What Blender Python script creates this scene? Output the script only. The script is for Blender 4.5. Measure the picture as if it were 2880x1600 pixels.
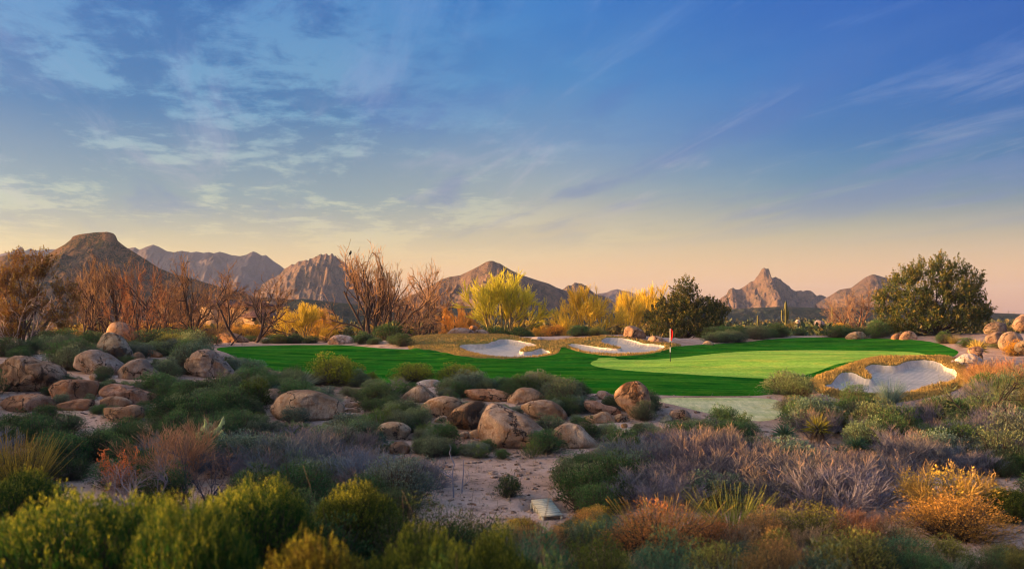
import bpy, math, random
import numpy as np

for o in list(bpy.data.objects):
    bpy.data.objects.remove(o)
S = bpy.context.scene
COL = S.collection
rnd = random.Random(7)

# ------------------------------------------------------------------ camera
F, CZ, HOR = 2700.0, 3.2, 885.0          # focal length in source pixels, eye height over the green, horizon row
cam = bpy.data.cameras.new("camera")
cam.lens = 36.0 * F / 2880.0
cam.sensor_width = 36.0
cam.shift_y = (HOR - 800.0) / 2880.0
cam.clip_start, cam.clip_end = 0.1, 20000.0
cam.dof.use_dof = True
cam.dof.focus_distance = 62.0
cam.dof.aperture_fstop = 0.85
co = bpy.data.objects.new("camera", cam)
co.location = (0, 0, CZ)
co.rotation_euler = (math.radians(90), 0, 0)
COL.objects.link(co)
S.camera = co

# ------------------------------------------------------------------ sun, sky, exposure
SUN_EL = math.radians(3.9)
SUN_AZ = math.radians(267.5)             # clockwise from +Y: low on the left, a little to the camera side
SUND = (math.sin(SUN_AZ) * math.cos(SUN_EL), math.cos(SUN_AZ) * math.cos(SUN_EL), math.sin(SUN_EL))
sl = bpy.data.lights.new("sun", 'SUN')
sl.energy = 5.0
sl.angle = math.radians(0.55)
sl.color = (1.0, 0.52, 0.17)
so = bpy.data.objects.new("sun", sl)
COL.objects.link(so)
from mathutils import Vector
so.rotation_euler = Vector(SUND).to_track_quat('Z', 'Y').to_euler()
so.location = (-60, 0, 60)
S.render.engine = 'CYCLES'
S.view_settings.view_transform = 'Standard'
S.view_settings.look = 'None'
S.view_settings.exposure = 1.72
S.view_settings.gamma = 1.0
S.view_settings.use_curve_mapping = False
S.cycles.use_denoising = True
S.cycles.filter_width = 1.0
S.cycles.max_bounces = 5
S.cycles.diffuse_bounces = 3
S.cycles.glossy_bounces = 2
S.cycles.transmission_bounces = 3
S.cycles.volume_bounces = 1
S.cycles.transparent_max_bounces = 6
S.cycles.use_adaptive_sampling = True
S.cycles.adaptive_threshold = 0.02


def lin(c):
    return tuple(((v / 255.0) / 12.92 if v / 255.0 <= 0.04045 else ((v / 255.0 + 0.055) / 1.055) ** 2.4) for v in c)


class N:
    """thin helper over a node tree"""
    def __init__(s, nt):
        s.nt = nt

    def __call__(s, typ, _out=0, **kw):
        n = s.nt.nodes.new(typ)
        for k, v in kw.items():
            if k.startswith('i_'):
                key = k[2:]
                key = int(key) if key.isdigit() else key.replace('_', ' ')
                s.set(n.inputs[key], v)
            else:
                setattr(n, k, v)
        return n

    def set(s, sock, v):
        if isinstance(v, bpy.types.NodeSocket):
            s.nt.links.new(v, sock)
        elif isinstance(v, bpy.types.Node):
            s.nt.links.new(v.outputs[0], sock)
        else:
            if isinstance(v, (tuple, list)) and len(v) == 3 and sock.type == 'RGBA':
                v = (*v, 1)
            sock.default_value = v

    def math(s, op, a, b=None, c=None, clamp=False):
        n = s.nt.nodes.new('ShaderNodeMath')
        n.operation = op
        n.use_clamp = clamp
        s.set(n.inputs[0], a)
        if b is not None:
            s.set(n.inputs[1], b)
        if c is not None:
            s.set(n.inputs[2], c)
        return n.outputs[0]

    def mix(s, f, a, b, mode='MIX'):
        n = s.nt.nodes.new('ShaderNodeMix')
        n.data_type = 'RGBA'
        n.blend_type = mode
        n.clamp_factor = True
        s.set(n.inputs[0], f)
        s.set(n.inputs[6], a)
        s.set(n.inputs[7], b)
        return n.outputs[2]

    def ramp(s, f, stops, interp='LINEAR'):
        n = s.nt.nodes.new('ShaderNodeValToRGB')
        cr = n.color_ramp
        cr.interpolation = interp
        while len(cr.elements) < len(stops):
            cr.elements.new(0.5)
        for e, (p, c) in zip(cr.elements, stops):
            e.position = p
            e.color = (*c, 1) if isinstance(c, (tuple, list)) else (c, c, c, 1)
        s.set(n.inputs[0], f)
        return n.outputs[0]

    def noise(s, vec, scale, detail=4, rough=0.55, dist=0.0, out=0):
        n = s.nt.nodes.new('ShaderNodeTexNoise')
        s.set(n.inputs['Vector'], vec)
        n.inputs['Scale'].default_value = scale
        n.inputs['Detail'].default_value = detail
        n.inputs['Roughness'].default_value = rough
        n.inputs['Distortion'].default_value = dist
        return n.outputs[out]

    def comb(s, x, y, z):
        n = s.nt.nodes.new('ShaderNodeCombineXYZ')
        s.set(n.inputs[0], x); s.set(n.inputs[1], y); s.set(n.inputs[2], z)
        return n.outputs[0]

    def smooth(s, v, a, b):
        n = s.nt.nodes.new('ShaderNodeMapRange')
        n.interpolation_type = 'SMOOTHSTEP'
        s.set(n.inputs[0], v)
        n.inputs[1].default_value = a
        n.inputs[2].default_value = b
        return n.outputs[0]


def build_sky():
    w = bpy.data.worlds.new("World")
    S.world = w
    w.use_nodes = True
    nt = w.node_tree
    nt.nodes.clear()
    g = N(nt)
    tc = g('ShaderNodeTexCoord')
    nrm = g('ShaderNodeVectorMath', operation='NORMALIZE', i_0=tc.outputs['Generated'])
    sp = g('ShaderNodeSeparateXYZ', i_0=nrm.outputs[0])
    X, Y, Z = sp.outputs[0], sp.outputs[1], sp.outputs[2]
    zc = g.math('MAXIMUM', Z, 0.0)
    # cloud sheet seen in perspective: direction projected on a plane overhead
    zz = g.math('ADD', zc, 0.035)
    px = g.math('DIVIDE', X, zz)
    py = g.math('DIVIDE', Y, zz)
    # sheet axes: 'along' runs to the vanishing point low on the left
    vx, vy = -0.249, 0.968
    al = g.math('ADD', g.math('MULTIPLY', px, vx), g.math('MULTIPLY', py, vy))
    cr = g.math('SUBTRACT', g.math('MULTIPLY', px, vy), g.math('MULTIPLY', py, vx))
    base = g.ramp(zc, [(0.0, lin((255, 184, 132))), (0.045, lin((252, 198, 138))), (0.08, lin((236, 204, 144))),
                       (0.13, lin((180, 184, 172))), (0.177, lin((130, 160, 188))), (0.235, lin((72, 144, 198))), (0.31, lin((36, 124, 198))),
                       (0.55, lin((108, 158, 220))), (1.0, lin((186, 208, 238)))], 'LINEAR')
    # side: 1 toward the sun side (left), 0 away from it
    side = g.math('MULTIPLY_ADD', X, -0.95, 0.5, clamp=True)
    left = g.ramp(side, [(0.0, (0.0, 0.24, 0.60)), (0.22, (0.22, 0.50, 0.82)), (0.5, (1.0, 1.0, 1.0)), (0.95, (0.92, 0.96, 0.86))])
    left = g.mix(g.smooth(zc, 0.4, 0.8), left, (1, 1, 1))
    low = g.smooth(zc, 0.03, 0.17)
    tint = g.mix(low, g.ramp(side, [(0.0, (0.80, 0.74, 0.92)), (0.5, (1.0, 0.99, 0.97)), (1.0, (1.04, 1.08, 0.84))]), left)
    base = g.mix(1.0, base, tint, 'MULTIPLY')
    # pale veil
    v1 = g.noise(g.comb(g.math('MULTIPLY', al, 0.16), cr, 0.0), 0.85, 6, 0.55, 0.35)
    veil = g.smooth(v1, 0.45, 0.80)
    veil = g.math('MULTIPLY', veil, g.smooth(zc, 0.02, 0.12))
    veilc = g.mix(g.smooth(zc, 0.05, 0.3), lin((232, 208, 186)), lin((140, 186, 214)))
    c = g.mix(g.math('MULTIPLY', veil, g.math('MULTIPLY_ADD', side, 0.30, 0.12)), base, veilc)
    # darker mottled cloud deck, mainly on the left and high
    v2 = g.noise(g.comb(g.math('MULTIPLY', al, 0.60), cr, 3.3), 1.05, 10, 0.66, 0.3)
    v2b = g.noise(g.comb(g.math('MULTIPLY', al, 0.8), cr, 8.1), 4.4, 8, 0.66, 0.4)
    d = g.math('ADD', g.math('MULTIPLY', v2, 0.68), g.math('MULTIPLY', v2b, 0.32))
    dark = g.smooth(d, 0.44, 0.535)
    deckl = g.ramp(zc, [(0.05, lin((244, 214, 156))), (0.12, lin((204, 208, 174))), (0.2, lin((122, 170, 194))), (0.31, lin((84, 146, 198))), (0.6, lin((84, 138, 205)))])
    deckd = g.ramp(zc, [(0.05, lin((222, 196, 148))), (0.12, lin((156, 168, 160))), (0.2, lin((66, 120, 162))), (0.31, lin((34, 104, 168))), (0.6, lin((60, 112, 184)))])
    deck = g.mix(dark, deckl, deckd)
    edge = g.noise(g.comb(g.math('MULTIPLY', al, 0.25), cr, 40.0), 0.5, 3, 0.5)
    lw = g.smooth(g.math('ADD', X, g.math('MULTIPLY_ADD', edge, 0.5, -0.25)), 0.16, -0.12)
    dk = g.math('MULTIPLY', g.math('MULTIPLY_ADD', lw, 0.92, 0.06), g.math('MULTIPLY', g.smooth(zc, 0.03, 0.11), g.smooth(zc, 0.75, 0.40)))
    c = g.mix(dk, c, deck)
    # separate grey-blue bars low on the right
    v4 = g.noise(g.comb(g.math('MULTIPLY', al, 0.30), cr, 61.0), 0.9, 8, 0.6, 0.3)
    bar = g.math('MULTIPLY', g.smooth(v4, 0.50, 0.62), g.math('MULTIPLY', g.smooth(zc, 0.06, 0.12), g.smooth(zc, 0.30, 0.18)))
    c = g.mix(g.math('MULTIPLY', bar, 0.6), c, g.mix(g.smooth(zc, 0.08, 0.22), lin((138, 142, 166)), lin((74, 112, 178))))
    # fine wisps
    v3 = g.noise(g.comb(g.math('MULTIPLY', al, 0.22), cr, 21.0), 2.2, 8, 0.66, 0.6)
    wsp = g.math('MULTIPLY', g.smooth(v3, 0.50, 0.70), g.smooth(zc, 0.04, 0.16))
    c = g.mix(g.math('MULTIPLY', wsp, 0.30), c, g.mix(g.smooth(zc, 0.05, 0.3), lin((238, 212, 190)), lin((150, 178, 222))))
    # below the horizon
    c = g.mix(g.smooth(Z, -0.02, -0.10), c, lin((96, 84, 78)))
    # the wide warm aureole of a sun about to set
    dt = g('ShaderNodeVectorMath', operation='DOT_PRODUCT', i_0=nrm.outputs[0])
    dt.inputs[1].default_value = SUND
    gl = g.math('POWER', g.math('MAXIMUM', dt.outputs['Value'], 0.0), 7.0)
    c = g.mix(1.0, c, g.mix(gl, (0, 0, 0), (15.0, 9.8, 4.9)), 'ADD')
    bg1 = g('ShaderNodeBackground', i_0=c, i_1=0.235)
    sky = g('ShaderNodeTexSky', sky_type='NISHITA', sun_disc=False)
    sky.sun_elevation = SUN_EL
    sky.sun_rotation = SUN_AZ
    sky.air_density = 1.0
    sky.dust_density = 1.0
    skc = g.mix(1.0, sky.outputs[0], g.mix(g.smooth(zc, 0.0, 0.12), (0.9, 0.8, 0.9), (0.03, 0.20, 0.58)), 'MULTIPLY')
    bg2 = g('ShaderNodeBackground', i_0=skc, i_1=0.05)
    ad = g('ShaderNodeAddShader', i_0=bg1, i_1=bg2)
    out = g('ShaderNodeOutputWorld')
    nt.links.new(ad.outputs[0], out.inputs[0])


build_sky()

# ------------------------------------------------------------------ numeric helpers


def _hash(ix, iy, iz, seed):
    h = (ix * 374761393 + iy * 668265263 + iz * 2147483647 + seed * 974711) & 0xFFFFFFFF
    h = ((h ^ (h >> 13)) * 1274126177) & 0xFFFFFFFF
    h = (h ^ (h >> 16)) & 0xFFFF
    return h / 32767.5 - 1.0


def vnoise(p, seed=0):
    p = np.asarray(p, float)
    i = np.floor(p).astype(np.int64)
    f = p - i
    f = f * f * (3 - 2 * f)
    r = 0
    for dx in (0, 1):
        wx = f[..., 0] if dx else 1 - f[..., 0]
        for dy in (0, 1):
            wy = f[..., 1] if dy else 1 - f[..., 1]
            for dz in (0, 1):
                wz = f[..., 2] if dz else 1 - f[..., 2]
                r = r + wx * wy * wz * _hash(i[..., 0] + dx, i[..., 1] + dy, i[..., 2] + dz, seed)
    return r


def fbm(p, seed=0, octv=4, lac=2.1, gain=0.5, ridged=False):
    p = np.asarray(p, float)
    a, s, t = 1.0, 0.0, 0.0
    for k in range(octv):
        v = vnoise(p + 17.3 * k, seed + k)
        if ridged:
            v = 1 - 2 * np.abs(v)
        s = s + a * v
        t += a
        a *= gain
        p = p * lac
    return s / t


def P3(x, y, z=0.0):
    x, y = np.broadcast_arrays(np.asarray(x, float), np.asarray(y, float))
    return np.stack([x, y, np.broadcast_to(z, x.shape)], -1)


def sstep(a, b, v):
    t = np.clip((v - a) / (b - a), 0, 1)
    return t * t * (3 - 2 * t)


# ------------------------------------------------------------------ ground heights
_kn = [(-39, -0.9), (0, -1.25), (8, -1.35), (17, -1.35), (24, -1.65), (30, -1.45), (36, -1.0), (39, -0.4), (41, -0.08), (45, 0.0), (60, 0.0),
       (75, 0.08), (88, 0.25), (100, 0.3), (118, 0.2), (150, -0.3), (200, -1.2), (400, -3.0), (800, -5.0), (2000, -7.0), (6000, -9.0)]
_ls = np.linspace(math.log(1.0), math.log(6040.0), 1400)
_tz = np.interp(np.exp(_ls) - 40, [k[0] for k in _kn], [k[1] for k in _kn])
_k = np.exp(-0.5 * (np.arange(-24, 25) / 5.0) ** 2)
_tz = np.convolve(np.pad(_tz, 24, mode='edge'), _k / _k.sum(), 'valid')


def gauss(X, Y, x, y, sx, sy):
    return np.exp(-0.5 * (((X - x) / sx) ** 2 + ((Y - y) / sy) ** 2))


def base_h(X, Y):
    X = np.asarray(X, float); Y = np.asarray(Y, float)
    z = np.interp(np.log(np.maximum(Y + 40, 1.0)), _ls, _tz)
    near = 1 - sstep(38, 44, Y)
    z = z - 0.45 * np.exp(-((Y - 24.5 - 0.15 * np.sin(X * 2)) / 0.55) ** 2) * sstep(0.1, 0.7, X) * (1 - sstep(2.6, 3.6, X))
    z = z + near * 0.16 * fbm(P3(X / 6.0, Y / 6.0), 5, 3)
    far = sstep(105, 160, Y)
    z = z + far * 0.35 * fbm(P3(X / 40.0, Y / 40.0), 9, 3)
    z = z + 1.05 * gauss(X, Y, -5.0, 86, 6.5, 5.0) + 0.95 * gauss(X, Y, 9.6, 87, 5.5, 5.0)
    z = z + 0.75 * gauss(X, Y, 31, 97, 15, 7)
    z = z + 1.1 * gauss(X, Y, 50, 84, 8, 12)
    z = z + 0.55 * gauss(X, Y, 22, 61, 7, 4.5) - 0.65 * gauss(X, Y, 24, 47, 9, 5)
    z = z + 0.7 * gauss(X, Y, -24, 58, 7, 9) + 0.8 * gauss(X, Y, -34, 66, 8, 12)
    # an unseen bank added left of the frame, shaped to keep low sun off the turf
    hb = np.interp(Y, [-40, 0, 8, 14, 20, 26, 32, 40, 50, 76, 86, 94], [0.2, 2.1, 2.6, 2.65, 2.6, 3.3, 3.8, 3.5, 3.9, 4.2, 1.0, 0.0])
    cx = -0.66 * np.maximum(Y, 0) - 10.0 - 0.05 * Y
    z = z + hb * sstep(-40, -5, Y) * (1 - sstep(88, 96, Y)) * np.exp(-0.5 * ((X - cx) / (3.2 + 0.03 * np.maximum(Y, 0))) ** 2) * (1 + 0.10 * fbm(P3(X / 3, Y / 3), 3, 3))
    return z


_HY = np.concatenate([np.arange(7, 130, 0.1), np.geomspace(130, 400, 60)])
_HP = np.arange(-500, 3400, 8.0)
_yy, _uu = np.meshgrid(_HY, (_HP - 1440) / F)
_HT = base_h(_uu * _yy, _yy)


def hit(px, py, ymax=100.0, ymin=9.0):
    """the ground point seen at source pixel (px, py)"""
    c = min(max((px + 500.0) / 8.0, 0.0), _HT.shape[0] - 1.001)
    i = int(c)
    g_ = _HT[i] * (1 - c + i) + _HT[i + 1] * (c - i)
    zr = CZ + (HOR - py) / F * _HY
    b = (g_ >= zr) & (_HY >= ymin)
    j = int(b.argmax()) if b.any() else len(_HY) - 1
    if _HY[j] > ymax:
        j = int(np.searchsorted(_HY, ymax)) - 1
    y_ = float(_HY[j])
    return (px - 1440.0) / F * y_, y_, float(g_[j])


def at(px, py, Y):
    return ((px - 1440.0) / F * Y, Y, CZ + (HOR - py) / F * Y)


def zoomed(x0, y0, pts):
    return [(x0 + x * 0.2795, y0 + y * 0.2795) for x, y in pts]


def to_world(pts, ymax=100.0):
    return np.array([hit(x, y, ymax)[:2] for x, y in pts])


def smooth_poly(p, n=3):
    p = np.asarray(p, float)
    for _ in range(n):
        q = np.roll(p, -1, 0)
        p = np.stack([0.75 * p + 0.25 * q, 0.25 * p + 0.75 * q], 1).reshape(-1, 2)
    return p


def sdf(poly, X, Y):
    """signed distance, positive inside"""
    out = np.full(X.shape, -1e3)
    lo, hi = poly.min(0) - 4, poly.max(0) + 4
    m = (X > lo[0]) & (X < hi[0]) & (Y > lo[1]) & (Y < hi[1])
    x, y = X[m], Y[m]
    if not x.size:
        return out
    if x.size < 400:
        A_, B_ = poly, np.roll(poly, -1, 0)
        E_ = B_ - A_
        L = (E_ ** 2).sum(1) + 1e-12
        px_, py_ = x[:, None] - A_[:, 0], y[:, None] - A_[:, 1]
        t = np.clip((px_ * E_[:, 0] + py_ * E_[:, 1]) / L, 0, 1)
        d_ = np.hypot(px_ - t * E_[:, 0], py_ - t * E_[:, 1]).min(1)
        cr = ((A_[:, 1] > y[:, None]) != (B_[:, 1] > y[:, None])) & (px_ < E_[:, 0] * py_ / np.where(np.abs(E_[:, 1]) > 1e-12, E_[:, 1], 1e-12))
        out[m] = d_ * np.where(cr.sum(1) % 2 == 1, 1, -1)
        return out
    d2 = np.full(x.shape, 1e9)
    ins = np.zeros(x.shape, bool)
    for (ax, ay), (bx, by) in zip(poly, np.roll(poly, -1, 0)):
        ex, ey = bx - ax, by - ay
        L = ex * ex + ey * ey + 1e-12
        t = np.clip(((x - ax) * ex + (y - ay) * ey) / L, 0, 1)
        d2 = np.minimum(d2, (x - ax - t * ex) ** 2 + (y - ay - t * ey) ** 2)
        c = ((ay > y) != (by > y)) & (x < ex * (y - ay) / (ey if abs(ey) > 1e-12 else 1e-12) + ax)
        ins ^= c
    out[m] = np.sqrt(d2) * np.where(ins, 1, -1)
    return out


A2, A3, A4 = (720, 620), (1440, 620), (2160, 620)
B2, B3, B4 = (720, 900), (1440, 900), (2160, 900)
fair_px = ([(592, 976), (720, 973), (837, 969), (916, 970), (999, 974), (1083, 981), (1167, 983), (1223, 989), (1251, 996), (1307, 1008), (1391, 1013),
            (1440, 1013), (1524, 1008), (1560, 1001), (1574, 993), (1576, 984), (1583, 980), (1596, 983), (1636, 994), (1691, 1003), (1747, 1006), (1803, 1003),
            (1859, 993), (1901, 975), (1943, 971), (1999, 968), (2055, 964), (2111, 960), (2160, 954), (2272, 948), (2384, 950), (2495, 952),
            (2579, 956), (2635, 963), (2677, 979), (2699, 989), (2691, 997), (2649, 1007), (2579, 1008), (2481, 1006), (2411, 1018), (2356, 1038),
            (2300, 1057), (2275, 1070), (2262, 1084), (2200, 1104), (2150, 1114), (1999, 1114), (1859, 1111), (1750, 1110), (1640, 1106),
            (1520, 1100), (1400, 1094), (1250, 1088), (1100, 1084), (950, 1074), (860, 1062), (790, 1046), (720, 1030), (650, 1002)])
green_px = [(1658, 1023), (1669, 1014), (1697, 1009), (1747, 1011), (1803, 1012), (1859, 1010), (1915, 1005), (1971, 998), (2055, 990), (2160, 985),
            (2272, 984), (2384, 985), (2495, 987), (2565, 989), (2600, 995), (2613, 1003), (2560, 1011), (2500, 1004), (2440, 1010), (2384, 1018), (2342, 1027), (2305, 1043),
            (2266, 1054), (2216, 1061), (2160, 1064), (2111, 1063), (1999, 1057), (1859, 1048), (1775, 1043), (1705, 1036), (1672, 1030)]
bunk1_px = [(1285, 973), (1335, 971), (1371, 970), (1391, 961), (1419, 956), (1440, 958), (1468, 964), (1500, 970), (1514, 976), (1482, 978), (1460, 986), (1466, 993), (1490, 992),
            (1518, 984), (1535, 987), (1552, 996), (1532, 1002), (1482, 1008), (1440, 1009), (1391, 1008), (1349, 1000), (1307, 988)]
bunk2_px = [(1588, 970), (1636, 971), (1691, 981), (1733, 985), (1750, 984), (1742, 978), (1708, 973), (1686, 964), (1703, 953), (1742, 953), (1775, 959),
            (1817, 970), (1876, 974), (1859, 987), (1831, 994), (1789, 998), (1719, 999), (1663, 995), (1622, 984)]
bunk3_px = [(2311, 1093), (2328, 1087), (2342, 1082), (2350, 1070), (2356, 1062), (2367, 1052), (2389, 1050), (2411, 1059), (2434, 1070), (2453, 1073),
            (2451, 1062), (2437, 1048), (2430, 1040), (2448, 1031), (2476, 1030), (2523, 1036), (2546, 1023), (2579, 1017), (2621, 1020), (2646, 1027),
            (2657, 1036), (2683, 1042), (2694, 1056), (2688, 1070), (2677, 1079), (2635, 1086), (2593, 1096), (2574, 1108), (2537, 1117), (2467, 1118),
            (2384, 1115), (2342, 1105)]
rough1_px = [(1156, 943), (1195, 941), (1279, 942), (1391, 943), (1440, 947), (1500, 957), (1566, 958), (1608, 952), (1658, 951), (1691, 946), (1719, 946),
             (1775, 952), (1831, 962), (1887, 967), (1925, 969), (1890, 990), (1800, 1010), (1600, 1014), (1500, 1018), (1300, 1018), (1180, 1002), (1140, 975)]
rough3_px = [(2277, 1079), (2279, 1068), (2300, 1056), (2356, 1036), (2411, 1016), (2481, 1004), (2579, 1006), (2649, 1006), (2691, 1012), (2716, 1034),
             (2721, 1068), (2705, 1090), (2663, 1106), (2610, 1120), (2550, 1132), (2450, 1134), (2360, 1126), (2305, 1108), (2283, 1090)]
dry_px = [(1850, 1119), (1999, 1118), (2150, 1119), (2200, 1128), (2215, 1155), (2185, 1180), (2130, 1187), (2060, 1175), (2000, 1165), (1940, 1150), (1890, 1138), (1850, 1130)]

W = {}
W['fairway'] = smooth_poly(to_world(fair_px, 97), 2)
W['green'] = smooth_poly(to_world(green_px, 92), 2)
W['bunk1'] = smooth_poly(to_world(bunk1_px, 88), 2)
W['bunk2'] = smooth_poly(to_world(bunk2_px, 89), 2)
W['bunk3'] = smooth_poly(to_world(bunk3_px, 64), 2)
W['rough1'] = smooth_poly(to_world(rough1_px, 91), 2)
W['rough3'] = smooth_poly(to_world(rough3_px, 66), 2)
W['dry'] = smooth_poly(to_world(dry_px, 50), 2)


def ground_h(X, Y):
    X = np.atleast_1d(np.asarray(X, float)); Y = np.atleast_1d(np.asarray(Y, float))
    z = base_h(X, Y)
    r = np.maximum(sdf(W['rough1'], X, Y), sdf(W['rough3'], X, Y))
    z = z + 0.10 * sstep(0, 0.5, r) * (1 + 0.6 * fbm(P3(X / 0.7, Y / 0.7), 31, 2))
    for k in ('bunk1', 'bunk2', 'bunk3'):
        p = W[k]
        y0, y1 = p[:, 1].min(), p[:, 1].max()
        d = sdf(p, X, Y)
        back = sstep(0.15, 0.75, (Y - y0) / (y1 - y0))
        z = z - sstep(0, 0.10, d) * (0.10 + 0.30 * back) - 0.12 * back * sstep(0.1, 2.0, d) - sstep(0.0, 0.08, d) * 0.0
        z = z + sstep(0.3, 1.5, d) * 0.05 * fbm(P3(X / 1.5, Y / 3), 12, 2)
    gk = sdf(W['green'], X, Y)
    z = z + 0.0 * gk
    return z


def gz(x, y):
    return float(ground_h([x], [y])[0])

# ------------------------------------------------------------------ mesh + object helpers
def mesh(name, V, Fs, mats=(), smooth=True, attr=None):
    """V (n,3); Fs list of int arrays (m,3) / (m,4)"""
    me = bpy.data.meshes.new(name)
    V = np.asarray(V, np.float32)
    Fs = [np.asarray(f, np.int32) for f in Fs if len(f)]
    me.vertices.add(len(V))
    me.vertices.foreach_set('co', V.ravel())
    nl = sum(f.size for f in Fs)
    nf = sum(len(f) for f in Fs)
    me.loops.add(nl)
    me.loops.foreach_set('vertex_index', np.concatenate([f.ravel() for f in Fs]))
    me.polygons.add(nf)
    tot = np.concatenate([np.full(len(f), f.shape[1], np.int32) for f in Fs])
    st = np.concatenate([[0], np.cumsum(tot)[:-1]]).astype(np.int32)
    me.polygons.foreach_set('loop_start', st)
    me.update(calc_edges=True)
    if smooth:
        me.polygons.foreach_set('use_smooth', np.ones(nf, bool))
    for m in mats:
        me.materials.append(m)
    if attr is not None:
        for k, v in attr.items():
            a = me.attributes.new(k, 'FLOAT', 'POINT')
            a.data.foreach_set('value', np.asarray(v, np.float32))
    me.validate()
    return me


def link(name, me, parent=None, **props):
    o = bpy.data.objects.new(name, me)
    COL.objects.link(o)
    if parent is not None:
        o.parent = parent
    for k, v in props.items():
        if v is not None:
            o[k] = v
    return o


def empty(name, loc, rz=0.0, label=None, category=None, group=None):
    o = bpy.data.objects.new(name, None)
    o.empty_display_size = 0.3
    COL.objects.link(o)
    o.location = loc
    o.rotation_euler = (0, 0, rz)
    for k, v in (('label', label), ('category', category), ('group', group)):
        if v:
            o[k] = v
    return o


class Geo:
    """collects vertices and faces, then becomes one mesh"""
    def __init__(s):
        s.V, s.F3, s.F4, s.n, s.A = [], [], [], 0, []

    def add(s, V, F4=None, F3=None, a=0.0):
        V = np.asarray(V, float).reshape(-1, 3)
        if F4 is not None and len(F4):
            s.F4.append(np.asarray(F4) + s.n)
        if F3 is not None and len(F3):
            s.F3.append(np.asarray(F3) + s.n)
        s.V.append(V)
        s.A.append(np.broadcast_to(np.asarray(a, float), (len(V),)))
        s.n += len(V)
        return s

    def box(s, c, d, rot=None):
        c = np.asarray(c, float); d = np.asarray(d, float) / 2
        v = np.array([[x, y, z] for x in (-1, 1) for y in (-1, 1) for z in (-1, 1)], float) * d
        if rot is not None:
            v = v @ np.asarray(rot.to_3x3()).T
        return s.add(v + c, [[0, 1, 3, 2], [4, 6, 7, 5], [0, 4, 5, 1], [2, 3, 7, 6], [0, 2, 6, 4], [1, 5, 7, 3]])

    def mesh(s, name, mats, smooth=True):
        Fs = ([np.concatenate(s.F4)] if s.F4 else []) + ([np.concatenate(s.F3)] if s.F3 else [])
        return mesh(name, np.concatenate(s.V), Fs, mats, smooth, {'tip': np.concatenate(s.A)})


def unit(v):
    return v / np.maximum(np.linalg.norm(v, axis=-1, keepdims=True), 1e-9)


def tubes(P, R, sides=3, rng=None):
    """P (N,n,3) centre lines, R (N,n) radii -> verts, quads"""
    N, n, _ = P.shape
    T = unit(np.gradient(P, axis=1))
    rng = rng or np.random.default_rng(1)
    ref = unit(rng.normal(size=(N, 1, 3)))
    U = unit(np.cross(T, ref))
    Wv = np.cross(T, U)
    if sides == 2:
        V = np.stack([P - R[..., None] * U, P + R[..., None] * U], 2)
        idx = np.arange(N * n * 2).reshape(N, n, 2)
        Q = np.stack([idx[:, :-1, 0], idx[:, :-1, 1], idx[:, 1:, 1], idx[:, 1:, 0]], -1).reshape(-1, 4)
        return V.reshape(-1, 3), Q
    a = np.arange(sides) * 2 * math.pi / sides
    V = P[:, :, None] + R[:, :, None, None] * (np.cos(a)[:, None] * U[:, :, None] + np.sin(a)[:, None] * Wv[:, :, None])
    idx = np.arange(N * n * sides).reshape(N, n, sides)
    nx = np.roll(idx, -1, 2)
    Q = np.stack([idx[:, :-1], nx[:, :-1], nx[:, 1:], idx[:, 1:]], -1).reshape(-1, 4)
    return V.reshape(-1, 3), Q


def grow(rng, P, R, k, L, spread, up=0.0, wob=0.12, n=4, t0=0.25, t1=1.0, rr=0.6, tip=0.4, curl=0.0, var=0.35):
    N, m, _ = P.shape
    idx = np.repeat(np.arange(N), k)
    t = rng.uniform(t0, t1, len(idx))
    s = t * (m - 1)
    i = np.minimum(s.astype(int), m - 2)
    f = (s - i)[:, None]
    p = P[idx, i] * (1 - f) + P[idx, i + 1] * f
    tan = unit(P[idx, i + 1] - P[idx, i])
    r = R[idx, i] * (1 - f[:, 0]) + R[idx, i + 1] * f[:, 0]
    q = rng.normal(size=p.shape)
    q = unit(q - (q * tan).sum(-1, keepdims=True) * tan)
    sp = spread * rng.uniform(0.6, 1.35, len(idx))[:, None]
    d = unit(tan * np.cos(sp) + q * np.sin(sp) + np.array([0, 0, up]))
    ln = L * (1 - 0.35 * t) * rng.uniform(1 - var, 1 + var, len(idx))
    out = [p]
    for _ in range(n - 1):
        d = unit(d + wob * rng.normal(size=d.shape) + np.array([0, 0, curl]))
        p = p + d * (ln / (n - 1))[:, None]
        out.append(p)
    P2 = np.stack(out, 1)
    R2 = (r * rr)[:, None] * np.linspace(1, tip, n)[None]
    return P2, R2


def stems(rng, k, L, r, lean=0.5, n=7, wob=0.10, up=0.05, tip=0.5, base=0.15, var=0.2):
    az = (np.arange(k) + rng.uniform(-.3, .3, k)) / k * 2 * math.pi
    le = lean * rng.uniform(0.35, 1.2, k)
    d = np.stack([np.cos(az) * np.sin(le), np.sin(az) * np.sin(le), np.cos(le)], -1)
    p = np.stack([np.cos(az), np.sin(az), np.zeros(k)], -1) * base
    p[:, 2] = -0.15
    ln = L * rng.uniform(1 - var, 1 + var, k)
    out = [p]
    for _ in range(n - 1):
        d = unit(d + wob * rng.normal(size=d.shape) + np.array([0, 0, up]))
        p = p + d * (ln / (n - 1))[:, None]
        out.append(p)
    return np.stack(out, 1), (r * rng.uniform(0.7, 1.2, k))[:, None] * np.linspace(1, tip, n)[None]


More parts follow.
